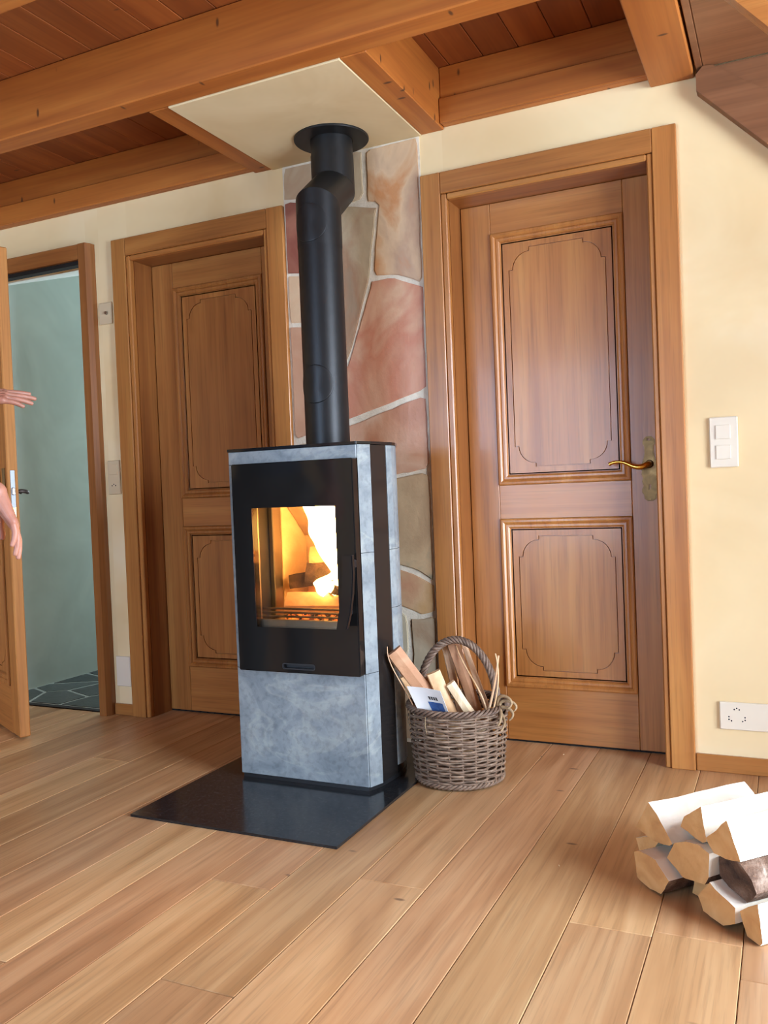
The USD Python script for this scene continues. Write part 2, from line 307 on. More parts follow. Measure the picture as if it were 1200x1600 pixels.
# floor of oak planks laid towards the wall
fl = thing("floor", "oiled oak plank floor running towards the wall with the doors", "floor", kind="structure")
obj("subfloor", bx(X0, X1, Y0, 0.0, -0.06, -0.014), dark_gap, fl)
obj("subfloor", bx(-1.32, X1, 0.0, 0.16, -0.06, -0.014), dark_gap, fl)
PW = 0.1735
k0 = int(math.floor((X0 - 0.667) / PW))
x = 0.667 + k0 * PW
fixed = {0.493: [-1.09], 0.320: [-1.62], 0.146: [-1.22, -3.1], 1.010: [-1.12]}
while x < X1:
    a, b = max(x, X0), min(x + PW, X1)
    cuts = next((c for q, c in fixed.items() if abs(q - x) < 0.02), None)
    if cuts is None:
        cuts = []; y = -rng.uniform(0.5, 2.0)
        while y > Y0 + 0.3: cuts.append(y); y -= rng.uniform(1.3, 2.1)
    ys = [0.16 if a > -1.33 else 0.0] + sorted(cuts, reverse=True) + [Y0]
    for i in range(len(ys) - 1):
        h = rng.uniform(-0.0004, 0.0)
        obj("plank", bx(a + 0.0006, b - 0.0006, ys[i + 1] + 0.0006, ys[i] - 0.0006, -0.014, h, 0.0016), floor_wood, fl, smooth=False)
    x += PW

# the wall with the doors
WT = 0.25
ceil_z = 2.5
wb = thing("wall_back", "cream plaster wall with two panelled doors and a strip of stone cladding", "wall", kind="structure")
D1 = (0.375, 1.095); D2 = (-1.09, -0.365); D3 = (-2.06, -1.325); DH = 2.0
segs = [bx(X0 - 0.2, D3[0], 0, 0.05, 0, ceil_z), bx(D3[1], D3[1] + 0.075, 0, 0.05, 0, ceil_z), bx(D3[1] + 0.075, D2[0], 0, WT, 0, ceil_z), bx(D2[1], ST0, 0, WT, 0, ceil_z), bx(ST0, ST1, 0.012, WT, 0, ceil_z), bx(ST1, D1[0], 0, WT, 0, ceil_z),
        bx(D1[1], X1 + 0.2, 0, WT, 0, ceil_z)] + [bx(d[0], d[1], 0, WT, DH + 0.01, ceil_z) for d in (D1, D2)] + [bx(D3[0], D3[1], 0, 0.05, DH + 0.01, ceil_z)]
for q in segs: obj("plaster_field", q, plaster, wb, smooth=False)
obj("stone_joint", bx(ST0, ST1, -0.004, 0.0125, 0, 2.229), grout, wb)
SP = [[(-0.288, 2.222), (0.056, 2.224), (0.057, 2.049), (0.021, 2.036), (-0.189, 2.087), (-0.288, 2.104)],
      [(0.072, 2.223), (0.284, 2.226), (0.283, 1.699), (0.172, 1.745), (0.082, 1.75), (0.117, 2.003), (0.118, 2.022), (0.072, 2.028)],
      [(-0.288, 2.094), (-0.13, 2.06), (-0.138, 1.795), (-0.288, 1.812)],
      [(-0.288, 1.802), (-0.14, 1.784), (-0.146, 1.606), (-0.286, 1.618)],
      [(-0.12, 2.047), (0.021, 2.024), (0.107, 2.003), (0.067, 1.745), (-0.022, 1.478), (-0.046, 1.44), (-0.138, 1.45)],
      [(-0.286, 1.606), (-0.146, 1.594), (-0.172, 1.196), (-0.285, 1.16)],
      [(0.078, 1.738), (0.172, 1.733), (0.282, 1.686), (0.28, 1.314), (-0.034, 1.226), (-0.155, 1.196), (-0.135, 1.438), (-0.038, 1.428)],
      [(-0.2, 1.165), (-0.155, 1.18), (-0.029, 1.205), (0.279, 1.294), (0.28, 1.022), (0.154, 1.005), (-0.095, 0.978), (-0.22, 1.0)],
      [(-0.21, 0.985), (-0.095, 0.966), (0.153, 0.994), (0.252, 1.012), (0.253, 0.998), (0.281, 0.998), (0.281, 0.607), (0.222, 0.642), (0.153, 0.665), (-0.106, 0.729), (-0.22, 0.72)],
      [(-0.2, 0.707), (-0.107, 0.716), (0.152, 0.65), (0.221, 0.627), (0.281, 0.592), (0.283, 0.494), (0.229, 0.481), (0.153, 0.509), (-0.115, 0.549), (-0.22, 0.54)],
      [(-0.12, 0.535), (-0.041, 0.523), (0.152, 0.495), (0.169, 0.473), (0.172, 0.34), (0.128, 0.247), (-0.13, 0.237)],
      [(0.184, 0.468), (0.228, 0.468), (0.283, 0.481), (0.283, 0.256), (0.184, 0.251), (0.187, 0.341)],
      [(-0.286, 1.14), (-0.22, 1.155), (-0.235, 0.99), (-0.24, 0.7), (-0.286, 0.69)],
      [(-0.286, 0.675), (-0.235, 0.69), (-0.235, 0.53), (-0.145, 0.52), (-0.145, 0.24), (-0.286, 0.23)],
      [(-0.286, 0.215), (0.0, 0.222), (0.01, 0.012), (-0.286, 0.012)],
      [(0.015, 0.222), (0.283, 0.236), (0.283, 0.012), (0.025, 0.012)]]
for i, q in enumerate(SP):
    P = Polygon(q).buffer(0.003, join_style=1).buffer(-0.005, join_style=1)
    pts = []
    ring = P.exterior
    L = ring.length; n = max(24, int(L / 0.03))
    for k in range(n):
        p = np.array(ring.interpolate(k / n * L).coords[0])
        j = (meshkit.noise(np.array([p[0] * 30, p[1] * 30, i * 3.3])) - 0.5) * 0.007
        pts.append(p + j)
    P = Polygon(pts).buffer(0)
    lo, hi = xz_prism(P, -0.006, 0.004), xz_prism(P.buffer(-0.003), -0.0075 - 0.002 * (i % 3) / 2, -0.004)
    obj("stone", uni([lo, hi]), stone_mats[i % 12], wb, smooth=False)
# closed-off space behind the two shut doors
for d in (D1, D2): obj("recess_back", bx(d[0], d[1], 0.2, WT, 0, DH + 0.01), dark_gap, wb)

# right wall with a French window, rear wall with a window, left wall
def wall_with_hole(name, label, axis, at, sgn, lo, hi, hole, zh):
    a, b = (at, at + 0.2) if sgn > 0 else (at - 0.2, at)
    def B(u0, u1, z0, z1): return bx(a, b, u0, u1, z0, z1) if axis == "x" else bx(u0, u1, a, b, z0, z1)
    ms = [B(lo, hole[0], 0, ceil_z), B(hole[1], hi, 0, ceil_z), B(hole[0], hole[1], zh[1], ceil_z)]
    if zh[0] > 0: ms.append(B(hole[0], hole[1], -0.02, zh[0]))
    return obj(name, cat(ms), plaster, smooth=False, label=label, cat="wall", kind="structure")
wall_with_hole("wall_right", "cream plaster wall with the French window", "x", X1, 1, Y0, 0, (-2.4, -0.7), (0.0, 2.15))
wall_with_hole("wall_front", "cream plaster wall behind the viewer with a wide window", "y", Y0, -1, X0 - 0.2, X1 + 0.2, (-1.7, 0.2), (0.3, 2.2))
obj("wall_left", bx(X0 - 0.2, X0, Y0, 0, 0, ceil_z), plaster, smooth=False, label="cream plaster wall left of the open door", cat="wall", kind="structure")
def window(name, label, axis, at, u, z):
    w = thing(name, label, "window", kind="structure")
    def B(u0, u1, z0, z1, t0, t1, b=0.006): return bx(t0, t1, u0, u1, z0, z1, b) if axis == "x" else bx(u0, u1, t0, t1, z0, z1, b)
    t0, t1 = at - 0.035, at + 0.035
    f = 0.07
    for (a, b_, c, d) in ((u[0], u[0] + f, z[0], z[1]), (u[1] - f, u[1], z[0], z[1]), (u[0] + f, u[1] - f, z[1] - f, z[1]), (u[0] + f, u[1] - f, z[0], z[0] + f), ((u[0] + u[1]) / 2 - f / 2, (u[0] + u[1]) / 2 + f / 2, z[0] + f, z[1] - f)):
        obj("window_frame", B(a, b_, c, d, t0, t1), oak["z"], w)
    m = (u[0] + u[1]) / 2
    for a, b_ in ((u[0] + f, m - f / 2), (m + f / 2, u[1] - f)):
        obj("pane", B(a, b_, z[0] + f, z[1] - f, at - 0.004, at + 0.004, 0), pane_glass, w)
window("window_1", "oak-framed French window in the right wall", "x", X1 + 0.1, (-2.4, -0.7), (0.0, 2.15))
window("window_2", "oak-framed window in the wall behind the viewer", "y", Y0 - 0.1, (-1.7, 0.2), (0.3, 2.2))

# ceiling boards above the beams
ce = thing("ceiling", "varnished pine board ceiling above the beams", "ceiling", kind="structure")
BW = 0.125; x = X0
while x < X1:
    obj("board", bx(x + 0.0012, min(x + BW, X1) - 0.0012, Y0, -0.0, ZC, ZC + 0.02, 0.002), pine_board, ce, smooth=False); x += BW
obj("roof_deck", bx(X0 - 0.2, X1 + 0.2, Y0 - 0.2, 0.0, ZC + 0.022, ZC + 0.06), dark_gap, ce)

BZ = 2.233
def beam(label, mesh, m):
    t = obj("ceiling_beam", mesh, m, label=label, cat="beam", kind="structure"); return t
beam("long pine ceiling beam crossing in front of the white soffit", bx(X0, 1.095, -0.722, -0.634, BZ, ZC - 0.001, 0.004), pine["x"])
beam("pine ceiling beam nearest the viewer at the top left corner", bx(X0, 1.095, -1.36, -1.272, BZ, ZC - 0.001, 0.004), pine["x"])
beam("pine ceiling beam above the viewer", bx(X0, 1.095, -2.0, -1.912, BZ, ZC - 0.001, 0.004), pine["x"])
beam("pine ceiling beam behind the viewer", bx(X0, 1.095, -2.64, -2.552, BZ, ZC - 0.001, 0.004), pine["x"])
beam("pine ceiling beam farther behind the viewer", bx(X0, 1.095, -3.28, -3.192, BZ, ZC - 0.001, 0.004), pine["x"])
beam("pine ceiling beam near the rear window", bx(X0, 1.095, -3.92, -3.832, BZ, ZC - 0.001, 0.004), pine["x"])
def wall_beam(label, x0, x1):
    t = thing("ceiling_beam", label, "beam", kind="structure")
    obj("beam_face", bx(x0, x1, -0.035, -0.001, 2.24, ZC - 0.001, 0.003), pine["x"], t)
    obj("beam_face", bx(x0, x1, -0.05, -0.036, 2.238, 2.325, 0.003), pine["x"], t)
wall_beam("pine wall beam above the left door and the doorway", X0, -0.421)
wall_beam("pine wall beam above the right door", 0.386, 1.096)
beam("short pine trimmer on the left edge of the white soffit", bx(-0.42, -0.34, -0.633, -0.001, BZ - 0.001, ZC - 0.001, 0.003), pine["y"])
beam("short pine trimmer on the right edge of the white soffit", bx(0.297, 0.385, -0.633, -0.001, BZ - 0.001, ZC - 0.001, 0.003), pine["y"])
beam("thick pine cross beam beside the staircase", bx(1.098, 1.233, Y0 + 0.01, -0.001, 2.214, ZC - 0.001, 0.004), pine["y"])
obj("soffit_panel", bx(-0.34, 0.297, -0.634, -0.001, 2.229, 2.247, 0.002), soffit_mat, label="white plastered soffit panel around the chimney pipe", cat="soffit", kind="structure")

# baseboards
obj("baseboard_right", bx(1.176, X1, -0.014, 0, 0, 0.055, 0.003), oak["x"], label="low oak baseboard right of the closed door", cat="baseboard", kind="structure")
obj("baseboard_middle", bx(-1.27, -1.164, -0.014, 0, 0, 0.05, 0.003), oak["x"], label="short oak baseboard between the doorway and the left door", cat="baseboard", kind="structure")
obj("baseboard_left", bx(X0, -2.14, -0.014, 0, 0, 0.05, 0.003), oak["x"], label="low oak baseboard left of the doorway", cat="baseboard", kind="structure")

# ------------------------------------------------------------------ doors
def notched(x0, x1, z0, z1, s=0.014, R=0.062):
    pts = []
    def corner(cx, cz, sx, sz):
        arc = [(cx + sx * (s + R - R * math.cos(t)), cz + sz * (s + R - R * math.sin(t))) for t in np.linspace(0, math.pi / 2, 9)]
        return [(cx, cz + sz * (s + R))] + arc + [(cx + sx * (s + R), cz)]
    pts += corner(x0, z0, 1, 1)
    pts += corner(x1, z0, -1, 1)[::-1]
    pts += corner(x1, z1, -1, -1)
    pts += corner(x0, z1, 1, -1)[::-1]
    return Polygon(pts).buffer(0)
MOULD = [(0, 0), (0, 0.006), (0.004, 0.0095), (0.011, 0.0105), (0.017, 0.006), (0.019, 0.002), (0.022, 0.004), (0.029, 0.004), (0.034, 0.0), (0.036, -0.006), (0.042, -0.006)]
def leaf(t, x0, x1, y, z0, z1, flip=False, back=0.042):
    """framed and panelled leaf, front face in the plane y; the panels lie between the rails as on the photographed doors"""
    W = x1 - x0
    sx0, sx1 = x0 + 0.112, x1 - 0.098
    if flip: sx0, sx1 = x0 + 0.098, x1 - 0.112
    zs = (0.205, 0.825, 0.950, 1.870)
    for a, b in ((x0, sx0), (sx1, x1)):
        obj("stile", bx(a, b - 0.0008, y, y + back, z0, z1, 0.002), oak["z"], t)
    for a, b in ((z0, zs[0]), (zs[1], zs[2]), (zs[3], z1)):
        obj("rail", bx(sx0, sx1 - 0.0008, y + 0.0004, y + back, a, b, 0.0015), oak["x"], t)
    for a, b in ((zs[0], zs[1]), (zs[2], zs[3])):
        obj("moulding", rect_ring(sx0, sx1, a, b, y, MOULD), oak["z"], t, smooth=20)
        pn = obj("panel", bx(sx0 + 0.0005, sx1 - 0.0015, y + 0.012, y + back - 0.01, a + 0.0005, b - 0.0005), oak["z"], t)
        ix0, ix1, iz0, iz1 = sx0 + 0.038, sx1 - 0.038, a + 0.038, b - 0.038
        shape = notched(ix0 + 0.026, ix1 - 0.026, iz0 + 0.026, iz1 - 0.026)
        border = sbox(ix0, iz0, ix1, iz1).difference(shape.buffer(0.0016))
        obj("panel_border", xz_prism(border, y + 0.006, y + 0.013), oak["z"], pn, smooth=False)
        obj("panel_field", xz_prism(shape.buffer(-0.0016), y + 0.006, y + 0.013), oak["z"], pn, smooth=False)
def casing(name, label, x0, x1, o0, o1):
    """frame boards on the wall, inner bead and jambs; x0,x1 outside; o0,o1 opening"""
    t = thing(name, label, "door frame", kind="structure")
    c0, c1 = x0 + 0.075, x1 - 0.075
    obj("casing_board", bx(x0, c0, -0.02, -0.0005, 0, 2.08, 0.0025), oak["z"], t)
    obj("casing_board", bx(c1, x1, -0.02, -0.0005, 0, 2.08, 0.0025), oak["z"], t)
    obj("casing_board", bx(c0 + 0.0008, c1 - 0.0008, -0.0195, -0.0005, 2.003, 2.08, 0.0025), oak["x"], t)
    for a, b in ((c0, o0), (o1, c1)):
        obj("bead", bx(a + 0.0005, b - 0.0005, -0.0155, 0.012, 0, 2.0025, 0.004), oak["z"], t)
    obj("bead", bx(o0, o1, -0.0155, 0.012, 1.981, 2.0025, 0.004), oak["x"], t)
    obj("jamb", bx(o0 - 0.02, o0, 0.0125, 0.19, 0, 1.983, 0), oak_red["z"], t)
    obj("jamb", bx(o1, o1 + 0.02, 0.0125, 0.19, 0, 1.983, 0), oak_red["z"], t)
    obj("jamb", bx(o0 - 0.02, o1 + 0.02, 0.0125, 0.19, 1.983, 2.0, 0), oak_red["x"], t)
casing("trim_1", "oak frame around the closed door right of the stove", 0.291, 1.174, 0.389, 1.080)
casing("trim_2", "oak frame around the closed door left of the stove", -1.165, -0.294, -1.067, -0.388)
d1 = thing("door_1", "closed oak door with brass handle right of the stove", "door", kind="structure")
leaf(d1, 0.392, 1.077, 0.1215, 0.008, 1.982)
d2 = thing("door_2", "closed oak door half hidden behind the stove and pipe", "door", kind="structure")
leaf(d2, -1.064, -0.391, 0.1215, 0.008, 1.982, flip=False)
# brass plate and lever of door_1
hp = [(-0.009, 0.109), (0.009, 0.109), (0.019, 0.097), (0.021, 0.083), (0.016, 0.078), (0.0145, 0.055), (0.018, 0.035), (0.026, 0.015), (0.028, 0.0), (0.025, -0.012), (0.028, -0.02), (0.022, -0.032), (0.026, -0.045), (0.021, -0.06), (0.026, -0.07), (0.027, -0.082), (0.020, -0.092), (0.0195, -0.104), (0.009, -0.112)]
full = hp + [(-a, b) for a, b in hp[::-1][0:] if (a, b) != hp[0]] 
plate = Polygon([(1.041 + a, 0.988 + b) for a, b in full]).buffer(0)
plate = plate.difference(Polygon([(1.041 + 0.004 * math.cos(t), 0.988 + 0.098 + 0.004 * math.sin(t)) for t in np.linspace(0, 6.28, 13)[:-1]]))
plate = plate.difference(Polygon([(1.041 + a, 0.988 + b) for a, b in ((-0.003, -0.072), (0.003, -0.072), (0.002, -0.062), (0.004, -0.058), (0.0, -0.053), (-0.004, -0.058), (-0.002, -0.062))]))
hpo = obj("handle_plate", uni([xz_prism(plate, 0.1180, 0.1212), xz_prism(plate.buffer(-0.003), 0.1165, 0.1185)]), brass, d1, smooth=False, label="shaped aged brass handle plate")
obj("screw", cyl((1.041, 0.1195, 0.882), (1.041, 0.1155, 0.882), 0.0035, 0.003, 10), brass, hpo)
lev = [(1.041, 0.122, 1.003), (1.041, 0.095, 1.003), (1.038, 0.083, 1.001), (1.028, 0.079, 0.996), (1.012, 0.078, 0.993), (0.99, 0.078, 0.998), (0.965, 0.079, 1.010), (0.945, 0.080, 1.014), (0.925, 0.082, 1.012), (0.912, 0.084, 1.007)]
from scipy.interpolate import CubicSpline
def spline(pts, n):
    p = np.array(pts, float); s = np.r_[0, np.cumsum(np.linalg.norm(np.diff(p, axis=0), axis=1))]
    return CubicSpline(s, p)(np.linspace(0, s[-1], n))
sp = spline(lev, 40)
obj("handle_lever", tube(sp, np.interp(np.linspace(0, 1, 40), [0, .25, .45, .8, 1], [0.009, 0.009, 0.0085, 0.005, 0.0065]), 12), bright_brass, d1, smooth=60, label="curved bright brass lever")
obj("handle_rose", cyl((1.041, 0.1215, 1.003), (1.041, 0.108, 1.003), 0.016, 0.011, 20), brass, d1)
obj("threshold", bx(0.389, 1.08, 0.13, 0.19, -0.001, 0.006, 0), dark_gap, d1)
obj("threshold", bx(-1.067, -0.388, 0.13, 0.19, -0.001, 0.006, 0), dark_gap, d2)

# doorway to the hall: thick frame, black seal, open leaf
t3 = thing("trim_3", "dark oak post and head of the open doorway on the left", "door frame", kind="structure")
obj("post", xy_prism([(-1.324, -0.05), (-1.285, -0.05), (-1.274, -0.026), (-1.274, -0.0005), (-1.324, -0.0005)], 0, 2.084), oak_red["z"], t3, smooth=False)
obj("post", xy_prism([(-2.058, -0.05), (-2.11, -0.05), (-2.12, -0.035), (-2.12, -0.0005), (-2.058, -0.0005)][::-1], 0, 2.084), oak_red["z"], t3, smooth=False)
obj("head_board", bx(-2.058, -1.325, -0.049, -0.0005, 2.018, 2.084, 0.003), oak_red["x"], t3)
obj("jamb", bx(-1.345, -1.325, 0.0, 0.05, 0, 2.0, 0), oak_red["z"], t3)
obj("jamb", bx(-2.06, -2.04, 0.0, 0.05, 0, 2.0, 0), oak_red["z"], t3)
obj("door_seal", bx(-2.058, -1.325, -0.03, 0.01, 2.0, 2.0175, 0), seal_black, t3)
obj("threshold", bx(-2.06, -1.325, 0.001, 0.035, -0.002, 0.004, 0.001), dark_gap, t3)

d3 = thing("door_3", "oak door standing open at the left edge, swung into the room", "door", loc=(-2.045, -0.065, 0), rz=-26.6, kind="structure")
LW = 0.785
for a, b in ((0, 0.1), (LW - 0.105, LW)):
    obj("stile", bx(a, b - 0.0008, -0.042, 0, 0.008, 1.985, 0.004), oak_matte["z"], d3)
for a, b in ((0.008, 0.205), (0.825, 0.95), (1.87, 1.985)):
    obj("rail", bx(0.1, LW - 0.106, -0.0416, 0, a, b, 0.0015), oak_matte["x"], d3)
for a, b in ((0.205, 0.825), (0.95, 1.87)):
    obj("moulding", rect_ring(0.1, LW - 0.106, a, b, -0.042, MOULD), oak_matte["z"], d3, smooth=20)
    pn = obj("panel", bx(0.101, LW - 0.107, -0.031, -0.008, a, b), oak_matte["z"], d3)
    shape = notched(0.165, LW - 0.17, a + 0.064, b - 0.064)
    obj("panel_field", xz_prism(shape.buffer(-0.0016), -0.036, -0.029), oak_matte["z"], pn, smooth=False)
    obj("panel_border", xz_prism(sbox(0.138, a + 0.038, LW - 0.144, b - 0.038).difference(shape.buffer(0.0016)), -0.036, -0.029), oak_matte["z"], pn, smooth=False)
lk = obj("lock_plate", bx(LW - 0.0005, LW + 0.002, -0.031, -0.013, 0.875, 1.09, 0.001), lock_steel, d3, label="bright steel lock plate in the door edge")
obj("latch", bx(LW, LW + 0.011, -0.028, -0.016, 0.99, 1.02, 0.003), steel, lk)
obj("brass_strike", bx(LW + 0.0015, LW + 0.003, -0.030, -0.014, 0.885, 0.94, 0.0005), bright_brass, lk)
for sgn, y0 in ((1, 0.0), (-1, -0.042)):
    hpx = LW - 0.045
    obj("handle_plate", bx(hpx - 0.018, hpx + 0.018, min(y0, y0 + sgn * 0.004), max(y0, y0 + sgn * 0.004), 0.88, 1.1, 0.001), brass if sgn < 0 else dark_iron, d3)
    hl = spline([(hpx, y0, 1.003), (hpx, y0 + sgn * 0.04, 1.003), (hpx - 0.02, y0 + sgn * 0.052, 1.0), (hpx - 0.07, y0 + sgn * 0.054, 1.006), (hpx - 0.12, y0 + sgn * 0.052, 1.0)], 24)
    obj("handle_lever", tube(hl, np.linspace(0.009, 0.006, 24), 10), brass if sgn < 0 else dark_iron, d3, smooth=60)

# hall behind the doorway
hall = thing("wall_hall", "pale grey-green plaster walls and ceiling of the hall behind the doorway", "wall", kind="structure")
HX0, HX1, HY = -2.10, -1.25, 2.5
obj("plaster_field", bx(HX0 - 0.15, HX0, 0.0505, HY, -0.02, 2.9), hall_plaster, hall)
obj("plaster_field", bx(HX1, HX1 + 0.15, 0.2505, HY, -0.02, 2.9), hall_plaster, hall)
for q in (bx(HX0 - 0.15, -1.95, HY, HY + 0.1, 0, 2.9), bx(-1.39, HX1 + 0.15, HY, HY + 0.1, 0, 2.9), bx(-1.95, -1.39, HY, HY + 0.1, 2.05, 2.9), bx(-1.95, -1.39, HY, HY + 0.1, -0.02, 0.55)):
    obj("plaster_field", q, hall_plaster, hall, smooth=False)
hc = trimesh.creation.extrude_polygon(Polygon([(0.0505, 2.005), (HY + 0.1, 2.80), (HY + 0.1, 2.9), (0.0505, 2.105)]), HX1 - HX0 + 0.3, engine="earcut")
hc.vertices = np.c_[hc.vertices[:, 2] + HX0 - 0.15, hc.vertices[:, 0], hc.vertices[:, 1]]
obj("sloped_ceiling", hc, hall_white, hall, smooth=False)
obj("hall_joint", bx(HX0, HX1, 0.0, HY, -0.03, -0.0025), slate_joint, hall)
window("window_3", "oak-framed hall window at the far end", "y", HY + 0.05, (-1.95, -1.39), (0.55, 2.05))
from scipy.spatial import Voronoi
sd = np.random.default_rng(3)
P = []
for i in range(4):
    for j in range(10):
        P.append((HX0 + 0.02 + (i + 0.5 + sd.uniform(-.33, .33)) * 0.215, 0.06 + (j + 0.5 + sd.uniform(-.33, .33)) * 0.2))
P = np.array(P); Q = np.vstack([P, [[-6, 0], [3, 0], [-1.6, -4], [-1.6, 7]]])
vor = Voronoi(Q); clip = sbox(HX0 + 0.002, 0.053, HX1 - 0.002, HY - 0.002)
for k in range(len(P)):
    rg = vor.regions[vor.point_region[k]]
    if -1 in rg: continue
    c = Polygon(vor.vertices[rg]).intersection(clip).buffer(-0.016, join_style=1).buffer(0.006)
    if c.is_empty or c.area < 0.002: continue
    obj("flagstone", xy_prism(c, -0.0024, 0.0 + sd.uniform(-0.002, 0.001)), slate[k % 3], hall, smooth=False)

# ------------------------------------------------------------------ staircase, upper right
stc = thing("staircase", "wooden staircase seen from below climbing along the wall at upper right", "staircase", kind="structure")
def low(x): return 2.156 - 1.04 * (x - 1.241)
XE = 3.2
obj("wall_string", xz_prism([(1.241, 2.205), (1.241, 2.156), (XE, low(XE)), (XE, low(XE) + 0.22), (1.444 + 0.75, 2.109 - 0.78), (1.444, 2.109), (1.29, 2.224), (1.262, 2.227)], -0.045, -0.001), stair_wood, stc, smooth=False)
obj("infill_board", xz_prism([(1.262, 2.2265), (1.29, 2.223), (1.444, 2.108), (2.1, 1.45), (2.1, 2.2265)], -0.025, -0.001), stair_wood, stc, smooth=False, label="lighter infill board above the wall string")
obj("landing_board", bx(1.262, 2.0, -0.80, -0.03, 2.2275, 2.265, 0.002), stair_wood, stc)
obj("edge_strip", bx(1.240, 1.261, -0.80, -0.001, 2.2275, 2.40, 0.002), stair_wood, stc)
def lowo(x): return 1.995 - 1.15 * (x - 1.391)
obj("outer_string", xz_prism([(1.262, lowo(1.262)), (XE - 0.05, lowo(XE - 0.05)), (XE - 0.05, lowo(XE - 0.05) + 0.24), (1.262, 2.40)], -0.845, -0.803), oak["x"], stc, smooth=False)
for k in range(9):
    zt = 2.04 - 0.215 * (k)
    xt = 1.95 + 0.19 * k
    if xt + 0.22 < XE and zt > 0.1:
        obj("tread", bx(xt, xt + 0.23, -0.80, -0.046, zt - 0.035 - 0.55, zt - 0.55, 0.004), stair_wood, stc)

# ================================================================== STOVE
obj("hearth_plate", xy_prism(sbox(-0.343, -0.959, 0.360, -0.03), 0.0005, 0.008), granite, smooth=False, label="square polished black hearth plate on the floor under the stove", cat="hearth plate")
st = thing("wood_stove", "soapstone wood stove with black glass door and burning fire", "stove")
CX = 0.0235
right_side = [(0.262, -0.560), (0.283, -0.503), (0.289, -0.45), (0.2935, -0.40), (0.2975, -0.375), (0.2945, -0.345), (0.284, -0.31), (0.264, -0.26), (0.24, -0.21), (0.215, -0.165)]
mir = lambda P: [(2 * CX - a, b) for a, b in P][::-1]
outline = Polygon(right_side + mir(right_side))
core = outline.buffer(-0.014)
def man(mesh):
    return Manifold(manifold3d.Mesh(np.asarray(mesh.vertices, np.float32), np.asarray(mesh.faces, np.uint32)))
FX0, FX1, FY0, FY1, FZ0, FZ1 = -0.135, 0.225, -0.60, -0.215, 0.512, 0.965
m_core = man(xy_prism(core, 0.022, 1.092)) - man(bx(FX0, FX1, FY0, FY1, FZ0, FZ1))
mm = m_core.to_mesh()
obj("steel_body", trimesh.Trimesh(mm.vert_properties[:, :3], mm.tri_verts), black_steel, st, smooth=30)
obj("plinth", xy_prism(outline.buffer(-0.006), 0.0082, 0.0215), black_steel, st)
obj("top_plate", cat([xy_prism(outline.buffer(0.003), 1.095, 1.104)]), gloss_black, st, smooth=False)
obj("top_stone", bx(-0.215, 0.2615, -0.560, -0.535, 1.052, 1.094, 0.0015), soapstone, st, label="narrow soapstone lintel above the stove door")
obj("base_stone", bx(-0.215, 0.2615, -0.560, -0.535, 0.022, 0.3765, 0.0015), soapstone, st, label="broad soapstone slab under the stove door")
obj("side_stone", bx(-0.215, -0.178, -0.560, -0.535, 0.3785, 1.0505, 0.0012), soapstone, st)
cr = [(0.262, -0.5595), (0.283, -0.503), (0.262, -0.497), (0.247, -0.534), (0.262, -0.534)]
crn = [(0.2625, -0.5595), (0.283, -0.503), (0.264, -0.499), (0.258, -0.5345), (0.2625, -0.5345)]
for side in (1, -1):
    pl = crn if side > 0 else mir(crn)
    for a, b in ((0.022, 0.3765), (0.378, 0.755), (0.7565, 1.094)):
        obj("side_stone", xy_prism(Polygon(pl).buffer(-0.0008).buffer(0.0008), a, b), soapstone, st, smooth=False)
    pan = [(0.279, -0.4985), (0.2845, -0.45), (0.289, -0.403), (0.272, -0.403), (0.262, -0.4985)]
    obj("side_panel", xy_prism(pan if side > 0 else mir(pan), 0.0225, 1.094), side_panel_mat, st, smooth=60, label="dark glossy steel side panel")
    col = [(0.2915, -0.402), (0.2970, -0.375), (0.2940, -0.345), (0.2835, -0.31), (0.266, -0.27), (0.255, -0.28), (0.272, -0.402)]
    cc = Polygon(col if side > 0 else mir(col)).buffer(-0.002).buffer(0.002)
    for a, b in ((0.05, 0.565), (0.5665, 0.755), (0.7565, 1.094)):
        obj("rear_stone", xy_prism(cc, a, b), soapstone, st, smooth=40)
# door: black glass frame, clear pane, slot and lever
dr_poly = sbox(-0.184, 0.376, 0.264, 1.052).buffer(-0.006).buffer(0.006)
win = sbox(-0.110, 0.521, 0.198, 0.907).buffer(-0.002).buffer(0.002)
slot = sbox(-0.014, 0.391, 0.1, 0.404).buffer(-0.004).buffer(0.004)
dr = obj("stove_door", uni([xz_prism(dr_poly.difference(win).difference(slot), -0.590, -0.5625), xz_prism(dr_poly.buffer(-0.004).difference(win).difference(slot), -0.5925, -0.5895)]), door_black, st, smooth=False, label="black glass stove door")
obj("air_slot", xz_prism(slot.buffer(0.001), -0.575, -0.5625), black_steel, dr, smooth=False)
obj("slot_rim", xz_prism(slot.buffer(0.0035).difference(slot.buffer(-0.0005)), -0.5938, -0.588), black_steel, dr, smooth=False)
obj("door_glass", xz_prism(win.buffer(0.0005), -0.587, -0.583), stove_glass, dr, smooth=False)
def xzband(pts): return Polygon(pts)
hnd = Polygon([(0.240, 0.757), (0.276, 0.757), (0.277, 0.70), (0.272, 0.64), (0.262, 0.58), (0.247, 0.528), (0.211, 0.528), (0.222, 0.58), (0.232, 0.64), (0.239, 0.70)]).buffer(-0.004).buffer(0.004)
hn = obj("door_handle", uni([xz_prism(hnd, -0.640, -0.629), xz_prism(hnd.buffer(-0.003), -0.643, -0.6395)]), gloss_black, dr, smooth=False, label="curved black lever handle")
for q in (bx(0.246, 0.266, -0.63, -0.592, 0.715, 0.74, 0.003), bx(0.226, 0.246, -0.63, -0.592, 0.57, 0.59, 0.003)): obj("handle_bracket", q, black_steel, dr)
